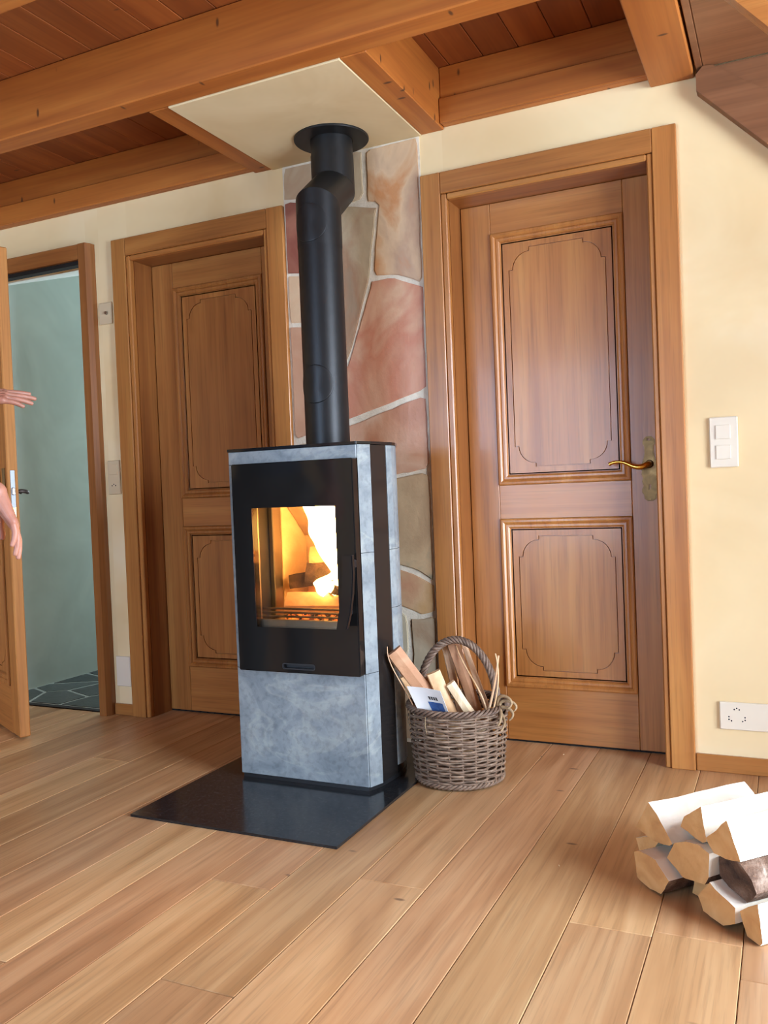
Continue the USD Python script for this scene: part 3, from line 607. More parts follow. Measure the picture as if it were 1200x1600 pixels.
# firebox lining
obj("back_lining", bx(FX0 + 0.001, FX1 - 0.001, FY1 - 0.026, FY1 - 0.001, FZ0 + 0.02, FZ1 - 0.001, 0.002), firebrick, st)
for a, b in ((FX0 + 0.001, FX0 + 0.02), (FX1 - 0.02, FX1 - 0.001)):
    obj("side_lining", bx(a, b, -0.405, FY1 - 0.027, FZ0 + 0.02, FZ1 - 0.001, 0.002), firebrick, st)
    obj("side_post", bx(a, b - 0.001 if a < 0 else b, -0.46, -0.408, FZ0 + 0.02, FZ1 - 0.001, 0.003), steel, st, label="bright steel firebox corner post")
    obj("side_post", bx(a, b - 0.006 if a < 0 else b, -0.555, -0.535, FZ0 + 0.02, FZ1 - 0.001, 0.003), steel, st)
obj("fire_floor", bx(FX0 + 0.001, FX1 - 0.001, -0.555, FY1 - 0.001, FZ0 + 0.001, FZ0 + 0.012, 0.001), firebrick, st)
obj("ash_lip", bx(FX0 + 0.001, FX1 - 0.001, -0.562, -0.553, FZ0 + 0.001, FZ0 + 0.030, 0.002), steel, st)
bf = bx(FX0 + 0.022, FX1 - 0.022, 0.0, 0.014, 0.0, 0.225, 0.002)
bf.apply_transform(trimesh.transformations.rotation_matrix(math.radians(47), [1, 0, 0]))
bf.apply_translation([0, -0.247 - bf.bounds[1][1], 0.800 - bf.bounds[0][2]])
obj("baffle", bf, baffle_mat, st, smooth=False, label="sloping baffle board at the top of the firebox")
for k in range(3):
    obj("retaining_bar", cyl((FX0 + 0.001, -0.535 + 0.012 * k, FZ0 + 0.036 + 0.011 * k), (FX1 - 0.001, -0.535 + 0.012 * k, FZ0 + 0.036 + 0.011 * k), 0.0035, n=10), dark_iron, st)
obj("ember_bed", cat([trimesh.creation.icosphere(1, rng.uniform(0.008, 0.014)).apply_translation([rng.uniform(-0.09, 0.18), rng.uniform(-0.49, -0.28), FZ0 + 0.02]) for _ in range(60)]), ember, st, smooth=False, kind="stuff", label="glowing ember bed")

# ---------------------------------------------------------------- split logs: cross-section swept along an axis with roughness
def split_log(p0, p1, section, up=(0, 0, 1), rough=0.004, n=9, seed=0, bark_edges=(), side=None):
    """section: (u, v) polygon about the axis, u sideways, v upwards; returns wood, bark and end meshes"""
    p0, p1 = np.array(p0, float), np.array(p1, float)
    ax = p1 - p0; L = np.linalg.norm(ax); ax /= L
    s = np.cross(ax, up) if side is None else np.array(side, float); s /= np.linalg.norm(s); u = np.cross(s, ax)
    k = len(section)
    ring, edge_id = [], []
    for i in range(k):
        a, b = np.array(section[i], float), np.array(section[(i + 1) % k], float)
        m = max(2, int(np.linalg.norm(b - a) / 0.012) + 1)
        for j in range(m): ring.append(a + (b - a) * j / m); edge_id.append(i)
    ring = np.array(ring); K = len(ring); c = ring.mean(0)
    V = np.zeros((n + 1, K, 3))
    for i in range(n + 1):
        t = i / n
        base = p0 + ax * (t * L)
        nz = np.array([meshkit.fbm(np.array([q[0] * 45 + seed * 7.7, q[1] * 45, t * L * 14 + seed]), 3, seed) for q in ring]) - 0.5
        q = ring + (ring - c) / (np.linalg.norm(ring - c, axis=1, keepdims=True) + 1e-9) * (nz[:, None] * 2 * rough)
        V[i] = base + q[:, :1] * s + q[:, 1:] * u
    v = V.reshape(-1, 3); W, B = [], []
    for i in range(n):
        for j in range(K):
            a, b = i * K + j, i * K + (j + 1) % K
            F = B if edge_id[j] in bark_edges else W
            F += [[a, a + K, b + K], [a, b + K, b]]
    from shapely import constrained_delaunay_triangles as cdt
    def cap(row, flip):
        pv = V[row]; poly = Polygon(ring)
        vv = np.vstack([pv, pv.mean(0)]); f = [[K, (j + 1) % K, j] for j in range(K)]
        f = np.array(f); return trimesh.Trimesh(vv, f[:, ::-1] if flip else f, process=False)
    wood_m = trimesh.Trimesh(v, np.array(W), process=False) if W else None
    bark_m = trimesh.Trimesh(v, np.array(B), process=False) if B else None
    e0, e1 = cap(0, False), cap(n, True)
    allm = cat([x for x in (wood_m, bark_m, e0, e1) if x is not None])
    if allm.volume < 0:
        for x in (wood_m, bark_m, e0, e1):
            if x is not None: x.invert()
    for x in (wood_m, bark_m):
        if x is not None: x.remove_unreferenced_vertices()
    return wood_m, bark_m, e0, e1
def log_thing(name, label, cat_, parts, mats, group=None):
    t = thing(name, label, cat_, group=group)
    for nm, m, mt in zip(("split_wood", "bark", "sawn_end", "sawn_end"), parts, (*mats, mats[2])):
        if m is not None: obj(nm, m, mt, t, smooth=25)
    return t
TRI = lambda r: [(-r, -0.75 * r), (r * 0.9, -0.8 * r), (0.95 * r, -0.1 * r), (0.1 * r, r), (-0.5 * r, 0.6 * r)]
# fire
g = "logs burning in the stove"
log_thing("burning_log", "pale split log lying at the front of the fire", "log", split_log((-0.07, -0.455, 0.580), (0.19, -0.435, 0.583), TRI(0.038), rough=0.004, seed=2, bark_edges=()), (kindling, charred, kindling), g)
log_thing("burning_log", "charred log end poking out left in the fire", "log", split_log((-0.095, -0.40, 0.645), (0.03, -0.345, 0.66), TRI(0.026), rough=0.007, seed=3), (charred, charred, charred), g)
log_thing("burning_log", "dark charred log across the middle of the fire", "log", split_log((-0.035, -0.385, 0.675), (0.15, -0.325, 0.66), TRI(0.033), rough=0.007, seed=4), (charred, charred, charred), g)
log_thing("burning_log", "reddish log on top of the fire", "log", split_log((-0.03, -0.36, 0.735), (0.16, -0.31, 0.742), TRI(0.031), rough=0.005, seed=5), (kindling_red, charred, kindling_red), g)
log_thing("burning_log", "dark wedge of wood at the right of the fire", "log", split_log((0.11, -0.47, 0.635), (0.170, -0.35, 0.655), TRI(0.028), rough=0.005, seed=6), (charred, charred, charred), g)
log_thing("burning_log", "log behind the flames at the back of the fire", "log", split_log((-0.07, -0.29, 0.60), (0.18, -0.29, 0.61), TRI(0.04), rough=0.005, seed=8), (kindling_red, charred, kindling_red), g)
def flame(cx, cy, z0, h, r, bend, seed, flat=0.55):
    n, k = 26, 20; V = []
    for i in range(n + 1):
        t = i / n
        rad = r * (math.sin(math.pi * min(1, t * 0.92 + 0.08)) ** 0.8) * (1 - t) ** 0.35 + 0.0006
        ox = bend[0] * t * t + 0.012 * math.sin(5 * t + seed) * t; oy = bend[1] * t
        for j in range(k):
            a = 2 * math.pi * j / k
            w = 1 + 0.5 * (meshkit.noise(np.array([math.cos(a) * 1.3 + seed * 3.1, math.sin(a) * 1.3, t * 4.5])) - 0.5) * 2 * (0.3 + t)
            V.append((cx + ox + rad * w * math.cos(a), cy + oy + flat * rad * w * math.sin(a), z0 + h * t + 0.25 * r * (meshkit.noise(np.array([a, seed, t * 3.0])) - 0.5)))
    F = []
    for i in range(n):
        for j in range(k):
            q = [i * k + j, i * k + (j + 1) % k, (i + 1) * k + (j + 1) % k, (i + 1) * k + j]
            F += [[q[0], q[1], q[2]], [q[0], q[2], q[3]]]
    return trimesh.Trimesh(np.array(V), np.array(F), process=False)
FG = "flames of the stove fire"
for lab, a, m in (("tall white-hot flame at the right of the fire", (0.145, -0.40, 0.655, 0.305, 0.105, (-0.095, -0.075), 1), flame_hot),
                  ("broad flame curling up from the middle logs", (0.105, -0.41, 0.68, 0.28, 0.066, (-0.10, -0.075), 2), flame_hot),
                  ("flame at the far right behind the door edge", (0.150, -0.42, 0.60, 0.33, 0.055, (-0.01, 0.0), 3), flame_hot),
                  ("slim yellow flame left of the tall flame", (0.02, -0.38, 0.755, 0.14, 0.022, (-0.012, 0.0), 4), flame_soft),
                  ("low flame licking over the pale front log", (0.085, -0.450, 0.612, 0.085, 0.075, (0.03, 0.01), 5), flame_hot)):
    obj("flame", flame(*a), m, smooth=True, label=lab, cat="flame", group=FG)

# stove pipe
sp_ = thing("stove_pipe", "matt black flue pipe with an offset elbow from stove to soffit", "stove pipe")
PL, PU, PR = np.array([0.026, -0.305]), np.array([0.003, -0.145]), 0.0765
def ring_at(c, normal, axis, r, n=48):
    """ring of a pipe with direction axis cut by the plane through c with the given normal"""
    axis = axis / np.linalg.norm(axis); normal = normal / np.linalg.norm(normal)
    a = np.array([1.0, 0, 0]); a = a - axis * (a @ axis); a /= np.linalg.norm(a); b = np.cross(axis, a)
    g = np.arange(n) * 2 * np.pi / n
    p = r * (np.cos(g)[:, None] * a + np.sin(g)[:, None] * b)
    p = p - (p @ normal / (axis @ normal))[:, None] * axis
    return c + p
def skin_rings(rings):
    n = len(rings[0]); v = np.vstack(rings); f = []
    for i in range(len(rings) - 1):
        for j in range(n):
            q = [i * n + j, i * n + (j + 1) % n, (i + 1) * n + (j + 1) % n, (i + 1) * n + j]
            f += [[q[0], q[1], q[2]], [q[0], q[2], q[3]]]
    return trimesh.Trimesh(v, np.array(f), process=False)
A, B, C, D = np.array([*PL, 1.1045]), np.array([*PL, 1.937]), np.array([*PU, 2.047]), np.array([*PU, 2.2285])
zz = np.array([0, 0, 1.0]); dg = (C - B) / np.linalg.norm(C - B); n1, n2 = zz + dg, dg + zz
obj("pipe_section", skin_rings([ring_at(A, zz, zz, PR), ring_at(np.array([*PL, 1.80]), zz, zz, PR)]), pipe_black, sp_, smooth=40)
obj("elbow", skin_rings([ring_at(np.array([*PL, 1.79]), zz, zz, PR + 0.0012), ring_at(B, n1, zz, PR + 0.0012), ring_at(B + dg * 1e-4, n1, dg, PR + 0.0012), ring_at(C, n2, dg, PR + 0.0012), ring_at(C + zz * 1e-4, n2, zz, PR + 0.0012), ring_at(np.array([*PU, 2.165]), zz, zz, PR + 0.0012)]), pipe_black, sp_, smooth=25)
obj("pipe_section", skin_rings([ring_at(np.array([*PU, 2.15]), zz, zz, PR - 0.0008), ring_at(D, zz, zz, PR - 0.0008)]), pipe_black, sp_, smooth=40)
def lathe(prof, c, n=56):
    rings = [[(c[0] + r * math.cos(t), c[1] + r * math.sin(t), z) for t in np.arange(n) * 2 * np.pi / n] for r, z in prof]
    return skin_rings([np.array(q) for q in rings])
obj("ceiling_rosette", lathe([(PR, 2.2285), (PR + 0.0006, 2.2195), (PR + 0.006, 2.2195), (0.128, 2.2215), (0.1345, 2.222), (0.136, 2.2245), (0.136, 2.2288)], PU), pipe_black, sp_, smooth=30, label="round black rosette against the soffit")
def hatch(z0, R, name="cleaning_hatch"):
    V, F = [(0, -(PR + 0.0045), z0)], []
    rings = [(0.0, 0.0045), (0.35, 0.0045), (0.7, 0.0045), (0.93, 0.0045), (0.975, 0.0038), (1.0, 0.0), ]
    n = 40; pts = []
    for f_, d in rings[1:]:
        for j in range(n):
            t = 2 * math.pi * j / n
            s, z = R * f_ * math.cos(t), z0 + R * f_ * math.sin(t)
            a = -math.pi / 2 + s / PR
            pts.append((PL[0] + (PR + d) * math.cos(a), PL[1] + (PR + d) * math.sin(a), z))
    V = [(PL[0], PL[1] - PR - 0.0045, z0)] + pts
    for j in range(n): F.append([0, 1 + j, 1 + (j + 1) % n])
    for i in range(len(rings) - 2):
        for j in range(n):
            q = [1 + i * n + j, 1 + i * n + (j + 1) % n, 1 + (i + 1) * n + (j + 1) % n, 1 + (i + 1) * n + j]
            F += [[q[0], q[3], q[2]], [q[0], q[2], q[1]]]
    m = trimesh.Trimesh(np.array(V), np.array(F), process=False)
    obj(name, m, pipe_black, sp_, smooth=30, label="round cleaning hatch in the pipe")
hatch(1.862, 0.066); hatch(1.318, 0.066)
obj("pipe_collar", lathe([(PR + 0.0002, 1.109), (PR + 0.004, 1.1085), (PR + 0.004, 1.1045), (PR, 1.1042)], PL), pipe_black, sp_)

# ================================================================== BASKET
BC = np.array([0.472, -0.315]); BH = 0.238
bk = thing("wicker_basket", "round brown wicker basket holding kindling beside the stove", "basket", loc=(BC[0], BC[1], 0))
rad_at = lambda z: 0.136 + 0.020 * (z / BH) ** 0.8
NS = 22
for k in range(NS):
    a = 2 * math.pi * k / NS
    obj("stake", tube([(rad_at(z) * math.cos(a), rad_at(z) * math.sin(a), z) for z in np.linspace(0.012, BH, 10)], 0.0032, 6), wicker, bk, smooth=60)
NR = 25; TH = np.arange(NS * 8) * 2 * np.pi / (NS * 8)
for r in range(NR):
    z = 0.022 + (BH - 0.030) * r / (NR - 1)
    ph = (r % 2) * math.pi
    rr = rad_at(z) + 0.0056 * np.sin(NS / 2 * TH + ph)
    zz_ = z + 0.0012 * np.sin(3 * TH + r * 1.7) + 0.0008 * np.sin(11 * TH + r)
    obj("weaver", closed_tube(np.c_[rr * np.cos(TH), rr * np.sin(TH), zz_], 0.0040, 6), wicker, bk, smooth=60)
def braid(name, R, z, strands, amp, rr, turns, mtl):
    T = np.arange(220) * 2 * np.pi / 220
    for s in range(strands):
        p = turns * T + 2 * math.pi * s / strands
        q = R + amp * np.cos(p)
        obj(name, closed_tube(np.c_[q * np.cos(T), q * np.sin(T), z + amp * np.sin(p)], rr, 7), mtl, bk, smooth=60)
braid("base_braid", 0.139, 0.0125, 3, 0.005, 0.0045, 18, wicker)
braid("rim_braid", 0.158, BH + 0.006, 4, 0.0075, 0.0045, 14, wicker_dark)
obj("basket_floor", cyl((0, 0, 0.008), (0, 0, 0.016), 0.134, n=40), wicker, bk)
hx = np.linspace(-0.10 * math.pi, 1.10 * math.pi, 90)
arch = np.c_[0.004 + 0.128 * np.cos(hx), -0.004 + 0.015 * np.cos(hx), BH + 0.01 + 0.205 * np.sin(hx)]
for s in range(5):
    p = 13 * hx + 2 * math.pi * s / 5
    nrm = np.c_[np.cos(hx), 0 * hx, np.sin(hx)]; bi = np.array([0, 1.0, 0])
    obj("handle_strand", tube(arch + 0.0085 * (np.cos(p)[:, None] * nrm + np.sin(p)[:, None] * bi), 0.0052, 7), wicker_dark, bk, smooth=60)
# raffia binding on the right of the rim and loose strands
for k in range(7):
    a = 0.15 + 0.10 * k
    obj("rim_binding", tube([(0.158 * math.cos(0.02 + 0.03 * k) + 0.013 * math.cos(t), 0.158 * math.sin(-0.1 + 0.05 * k) , BH + 0.004 + 0.02 * math.sin(t)) for t in np.linspace(0, 2 * math.pi, 18)], 0.004, 6), wicker_dark, bk, smooth=60)
for k, (dx, dy, dz) in enumerate(((0.045, -0.015, 0.03), (0.05, -0.02, -0.005), (0.03, -0.045, -0.03), (0.055, 0.0, 0.015), (0.02, -0.05, -0.015))):
    b0 = np.array([0.152, -0.03, BH + 0.004])
    obj("raffia_bow", tube(spline([b0, b0 + [dx * .5, dy * .4, dz + 0.014], b0 + [dx, dy, dz], b0 + [dx * .8, dy * 1.4, dz - 0.02]], 14), np.linspace(0.007, 0.003, 14), 6), raffia, bk, smooth=60)
for k, a in enumerate((3.55, 3.85, 4.4)):
    obj("loose_strand", tube([(0.163 * math.cos(a), 0.163 * math.sin(a), BH - 0.002), (0.166 * math.cos(a), 0.166 * math.sin(a), BH - 0.03), (0.163 * math.cos(a + .02), 0.163 * math.sin(a + .02), BH - 0.055)], 0.0013, 5), raffia, bk)

# kindling in the basket
KG = "kindling sticks in the wicker basket"
def stick(label, p0, p1, w, h, mt, seed, mt2=None, rough=0.003, side=None):
    ax_ = np.array(p1, float) - np.array(p0, float); side = np.cross(ax_, CAM - np.array(p0, float))   # broad face outwards
    sec = [(-w / 2, -h / 2), (w / 2, -h * 0.45), (w * 0.42, h * 0.35), (-w * 0.1, h / 2), (-w * 0.5, h * 0.2)]
    return log_thing("kindling_stick", label, "kindling", split_log(p0, p1, sec, rough=rough, seed=seed, bark_edges=(0,) if mt2 else (), side=side), (mt, mt2 or bark, mt), KG)
stick("reddish split stick leaning left out of the basket over its rim", (0.314, -0.455, 0.434), (0.47, -0.36, 0.17), 0.052, 0.030, kindling_red, 11, bark)
stick("short pale-edged wedge below the reddish stick at basket left", (0.336, -0.432, 0.352), (0.44, -0.37, 0.13), 0.030, 0.034, kindling_pale, 12, bark)
stick("small brown split piece sticking up behind the newspaper", (0.385, -0.375, 0.335), (0.44, -0.33, 0.10), 0.046, 0.026, kindling_red, 13)
stick("broad pale sawn board at the front of the basket", (0.428, -0.408, 0.362), (0.515, -0.345, 0.08), 0.046, 0.022, kindling_pale, 14)
stick("whitish split stick right of the pale board", (0.475, -0.385, 0.325), (0.575, -0.345, 0.15), 0.032, 0.034, birch, 15)
stick("brown bark-faced split inside the handle arch", (0.452, -0.285, 0.435), (0.545, -0.26, 0.12), 0.042, 0.03, kindling_red, 16, bark)
stick("yellowish stick at the left inside the handle arch", (0.420, -0.275, 0.425), (0.475, -0.25, 0.12), 0.026, 0.022, kindling, 17)
stick("slim brown stick inside the right of the handle arch", (0.480, -0.27, 0.445), (0.585, -0.285, 0.16), 0.020, 0.016, kindling, 18)
def twig(label, pts, r, mt, nm="twig"):
    obj(nm, tube(spline(pts, 16), np.linspace(r * 0.8, r, 16), 7), mt, smooth=60, label=label, cat="twig")
twig("thin splinter standing in the right of the basket against the door", [(0.640, -0.385, 0.421), (0.628, -0.385, 0.35), (0.606, -0.375, 0.27), (0.565, -0.35, 0.16)], 0.0045, kindling)
twig("second thin splinter crossing beside the upright one", [(0.632, -0.39, 0.428), (0.636, -0.388, 0.405), (0.616, -0.37, 0.26), (0.58, -0.34, 0.17)], 0.003, kindling_pale)
twig("wiry twig poking out left of the basket", [(0.300, -0.470, 0.450), (0.312, -0.486, 0.412), (0.330, -0.478, 0.365), (0.352, -0.440, 0.29), (0.372, -0.392, 0.17)], 0.0022, kindling)
twig("pale thin twig crossing inside the handle arch", [(0.470, -0.30, 0.43), (0.505, -0.31, 0.36), (0.56, -0.33, 0.28), (0.58, -0.33, 0.2)], 0.003, kindling_pale)
# folded newspaper tucked in front of the kindling
def sheet(corners, bulge, n=10, th=0.0012):
    (a, b, c, d) = [np.array(q, float) for q in corners]; V = []
    nr = np.cross(b - a, d - a); nr /= np.linalg.norm(nr)
    for s in (0, 1):
        for i in range(n + 1):
            for j in range(n + 1):
                u, v = j / n, i / n
                p = (a * (1 - u) + b * u) * (1 - v) + (d * (1 - u) + c * u) * v
                V.append(p + nr * (bulge * math.sin(math.pi * u) * (0.4 + 0.6 * v) + th * s))
    N = (n + 1) ** 2; F = []
    for i in range(n):
        for j in range(n):
            q = [i * (n + 1) + j, i * (n + 1) + j + 1, (i + 1) * (n + 1) + j + 1, (i + 1) * (n + 1) + j]
            F += [[q[0], q[1], q[2]], [q[0], q[2], q[3]], [N + q[0], N + q[2], N + q[1]], [N + q[0], N + q[3], N + q[2]]]
    edge = [i for i in range(n + 1)] + [(i + 1) * (n + 1) - 1 for i in range(1, n + 1)] + [n * (n + 1) + j for j in range(n - 1, -1, -1)] + [i * (n + 1) for i in range(n - 1, 0, -1)]
    for a_, b_ in zip(edge, edge[1:] + edge[:1]): F += [[a_, N + a_, N + b_], [a_, N + b_, b_]]
    return trimesh.Trimesh(np.array(V), np.array(F), process=False), nr
nw = thing("newspaper", "folded newspaper with a blue picture tucked into the basket", "newspaper")
NA, NB, NC, ND = (0.364, -0.474, 0.328), (0.478, -0.476, 0.320), (0.500, -0.446, 0.222), (0.400, -0.440, 0.215)
nm_, nr = sheet((NA, NB, NC, ND), 0.012)
obj("sheet", nm_, paper, nw, smooth=60)
def on_sheet(u0, u1, v0, v1, lift, bul=0.012):
    a, b, c, d = [np.array(q) for q in (NA, NB, NC, ND)]; V = []; n = 8
    front = 1 if nr @ (CAM - a) > 0 else -1
    for i in range(n + 1):
        for j in range(n + 1):
            u, v = u0 + (u1 - u0) * j / n, v0 + (v1 - v0) * i / n
            p = (a * (1 - u) + b * u) * (1 - v) + (d * (1 - u) + c * u) * v
            V.append(p + nr * (bul * math.sin(math.pi * u) * (0.4 + 0.6 * v)) + nr * (0.0012 + lift if front > 0 else -lift))
    F = []
    for i in range(n):
        for j in range(n):
            q = [i * (n + 1) + j, i * (n + 1) + j + 1, (i + 1) * (n + 1) + j + 1, (i + 1) * (n + 1) + j]
            F += [[q[0], q[1], q[2]], [q[0], q[2], q[3]]]
    return trimesh.Trimesh(np.array(V), np.array(F), process=False)
obj("picture", on_sheet(0.42, 0.90, 0.45, 1.0, 0.0004), paper_blue, nw, smooth=60, label="blue printed picture")
for k in range(4):
    obj("print_mark", on_sheet(0.50 + 0.075 * k, 0.555 + 0.075 * k, 0.27, 0.38, 0.0004), ink, nw, smooth=60)

# ================================================================== LOG PILE, lower right
E_ = np.array([0.74159625, -0.67084648, 0]); AX = np.array([0.67084648, 0.74159625, 0]); LP = np.array([1.1, -0.8072, 0])
LG = "split birch logs stacked on the floor"
def pile_log(label, sec, L, off, barks, seed, mats=None, rough=0.003):
    c = np.mean(sec, 0)
    p0 = LP + E_ * c[0] + AX * off + np.array([0, 0, c[1]])
    rel = [(a - c[0], b - c[1]) for a, b in sec]
    parts = split_log(p0, p0 + AX * L, rel, rough=rough, seed=seed, bark_edges=barks, side=E_, n=10)
    return log_thing("firewood_log", label, "log", parts, mats or (birch_white, bark, sawn), LG)
pile_log("split birch log at the upper left of the pile", [(0.065, 0.182), (0.093, 0.165), (0.143, 0.112), (0.134, 0.104), (0.077, 0.096), (0.015, 0.106), (0.04, 0.14)], 0.30, 0.0, (3, 4), 21)
pile_log("pale log tucked behind the middle wedge of the top row", [(0.128, 0.131), (0.150, 0.170), (0.200, 0.196), (0.183, 0.187), (0.170, 0.160), (0.160, 0.128)], 0.26, 0.05, (), 32)
pile_log("narrow wedge log in the middle of the top row", [(0.185, 0.189), (0.238, 0.228), (0.2525, 0.156), (0.241, 0.150), (0.172, 0.162)], 0.31, 0.0, (3,), 23)
pile_log("triangular log at the upper right of the pile", [(0.318, 0.226), (0.353, 0.152), (0.311, 0.142), (0.278, 0.142), (0.256, 0.167)], 0.30, -0.005, (2,), 24)
pile_log("birch log at the far lower left of the pile", [(-0.009, 0.067), (0.052, 0.094), (0.074, 0.088), (0.052, 0.06), (0.052, 0.012), (0.045, 0.004), (0.022, 0.004), (0.004, 0.027)], 0.30, 0.02, (4, 5), 25)
pile_log("long split log with dark bark under the hexagonal one", [(0.057, 0.069), (0.080, 0.080), (0.132, 0.078), (0.176, 0.047), (0.148, 0.006), (0.110, 0.003), (0.065, 0.012)], 0.33, -0.04, (3, 4), 26)
pile_log("six-sided birch log end in the centre of the pile", [(0.164, 0.123), (0.201, 0.141), (0.241, 0.147), (0.272, 0.140), (0.268, 0.087), (0.256, 0.067), (0.186, 0.056), (0.139, 0.081)], 0.29, -0.012, (4, 5, 6), 27)
pile_log("dark bark-covered log at the right of the pile", [(0.275, 0.130), (0.332, 0.139), (0.365, 0.114), (0.378, 0.091), (0.352, 0.062), (0.302, 0.075), (0.276, 0.090)], 0.30, 0.012, (0, 1, 2, 3, 4, 5, 6), 28, mats=(bark, bark, bark))
pile_log("low wedge log at the front of the pile", [(0.279, 0.084), (0.301, 0.071), (0.350, 0.058), (0.349, 0.024), (0.316, 0.004), (0.258, 0.012), (0.242, 0.039)], 0.30, -0.02, (3, 4, 5), 29)
pile_log("pointed log at the lower right front of the pile", [(0.352, 0.050), (0.401, 0.086), (0.411, 0.010), (0.404, 0.002), (0.370, 0.006)], 0.30, -0.01, (3,), 30)
pile_log("log hidden low in the middle of the pile", [(0.180, 0.050), (0.236, 0.058), (0.238, 0.030), (0.232, 0.003), (0.170, 0.003)], 0.27, 0.03, (3,), 31)
# crumbs of wood on the floor
for lab, x, y, a, L in (("pale wood splinter on the floor in front of the log pile", 1.135, -0.865, 0.5, 0.016), ("white wood crumb on the floor before the closed right door", 0.735, 0.015, 1.2, 0.009), ("tiny pale chip on the floor left of the log pile", 0.93, -0.86, 2.2, 0.008)):
    dx, dy = math.cos(a) * L / 2, math.sin(a) * L / 2
    obj("wood_splinter", tube([(x - dx, y - dy, 0.0022), (x, y, 0.003), (x + dx, y + dy, 0.0018)], [0.0006, 0.0016, 0.0005], 6), birch, label=lab, cat="splinter")

# ================================================================== WALL PLATES
def wall_plate(name, label, cat_, x0, x1, z0, z1, mt, parts):
    t = thing(name, label, cat_)
    obj("cover_plate", bx(x0, x1, -0.009, -0.0005, z0, z1, 0.003), mt, t)
    for nm, a, b, c, d, pr, m in parts:
        obj(nm, bx(a, b, -0.009 - pr, -0.006, c, d, 0.0012), m, t)
    return t
wall_plate("light_switch", "white double light switch on the wall right of the door", "light switch", 1.245, 1.330, 0.978, 1.138, white_plastic,
           [("switch_rocker", 1.264, 1.308, 1.068, 1.112, 0.003, white_plastic), ("switch_rocker", 1.264, 1.308, 1.004, 1.048, 0.003, white_plastic)])
so = wall_plate("power_socket", "white triple wall socket low on the right wall edge", "socket", 1.250, 1.475, 0.140, 0.229, white_plastic, [("cable_port", 1.352, 1.366, 0.185, 0.196, -0.0005, hole_dark)])
for cx, cz in ((1.302, 0.186),):
    for a in (90, 210, 330):
        bx_, bz_ = cx + 0.019 * math.cos(math.radians(a)), cz + 0.016 * math.sin(math.radians(a))
        for q in (a - 60, a, a + 60):
            obj("pin_hole", cyl((bx_ + 0.0085 * math.cos(math.radians(q)), -0.0085, bz_ + 0.0085 * math.sin(math.radians(q))), (bx_ + 0.0085 * math.cos(math.radians(q)), -0.0093, bz_ + 0.0085 * math.sin(math.radians(q))), 0.0023, n=10), hole_dark, so)
wp = wall_plate("key_switch", "small beige plate with round knob high beside the left door frame", "switch", -1.258, -1.186, 1.727, 1.822, cream_plastic, [])
obj("knob", cyl((-1.213, -0.009, 1.775), (-1.213, -0.018, 1.775), 0.008, 0.007, 16), steel, wp)
ws = wall_plate("combined_switch", "beige switch and socket plate at mid height beside the left door frame", "switch", -1.252, -1.184, 0.979, 1.129, cream_plastic, [("switch_rocker", -1.242, -1.196, 1.066, 1.112, 0.003, cream_plastic)])
for a in (-0.010, 0, 0.010):
    obj("pin_hole", cyl((-1.219 + a, -0.0085, 1.018 + (0.006 if a == 0 else 0)), (-1.219 + a, -0.0093, 1.018 + (0.006 if a == 0 else 0)), 0.0028, n=10), hole_dark, ws)
wall_plate("blank_cover", "plain white cover plate near the floor beside the left door frame", "cover plate", -1.256, -1.176, 0.128, 0.262, white_plastic, [])

# ================================================================== PERSON just outside the left edge, hands in view
pb = np.array([-0.618, -1.497]); dv = np.array([0.62, 0.785]); lf = np.array([-dv[1], dv[0]])
def W3(f, l, z): return np.array([*(pb + dv * f + lf * l), z])
def hand(wrist, fwd, up_, thumb_side, curl, spread=0.10, scale=1.0):
    """palm and five fingers: fwd = along the hand, up_ = back of the hand"""
    fwd = fwd / np.linalg.norm(fwd); up_ = up_ - fwd * (up_ @ fwd); up_ /= np.linalg.norm(up_); sd_ = np.cross(fwd, up_) * thumb_side
    S = []
    kn = []
    for i, (o, l) in enumerate(((0.030, 0.088), (0.010, 0.092), (-0.010, 0.088), (-0.028, 0.080))):
        kn.append(wrist + fwd * l * scale + sd_ * o * scale)
    S += [((wrist, 0.024), (kn[0], 0.012)), ((wrist, 0.024), (kn[1], 0.0125)), ((wrist, 0.024), (kn[2], 0.012)), ((wrist, 0.023), (kn[3], 0.011)), ((kn[0], 0.012), (kn[3], 0.011))]
    for i, L in enumerate((0.070, 0.079, 0.073, 0.057)):
        ang = curl[i]; d = fwd + sd_ * spread * (1.2 - 0.8 * i); d /= np.linalg.norm(d)
        p = kn[i]; r = 0.0092 - 0.0005 * (i == 3)
        for j, fr in enumerate((0.45, 0.31, 0.24)):
            ang_j = ang * (0.6, 1.4, 1.9)[j]
            dd = d * math.cos(ang_j) - up_ * math.sin(ang_j)
            q = p + dd * L * fr * scale
            S.append(((p, r), (q, r - 0.0010))); p, r = q, r - 0.0010
    b = wrist + fwd * 0.028 + sd_ * 0.022 - up_ * 0.004
    q1 = b + (fwd * 0.55 + sd_ * 0.75 - up_ * 0.25) * 0.045; q2 = q1 + (fwd * 0.85 + sd_ * 0.35 - up_ * 0.35) * 0.034; q3 = q2 + (fwd * 0.95 + sd_ * 0.1 - up_ * 0.3) * 0.026
    S += [((b, 0.017), (q1, 0.0115)), ((q1, 0.0115), (q2, 0.010)), ((q2, 0.010), (q3, 0.0085))]
    return S
d3v = np.array([*dv, 0.0]); l3 = np.array([*lf, 0.0]); z3 = np.array([0, 0, 1.0])
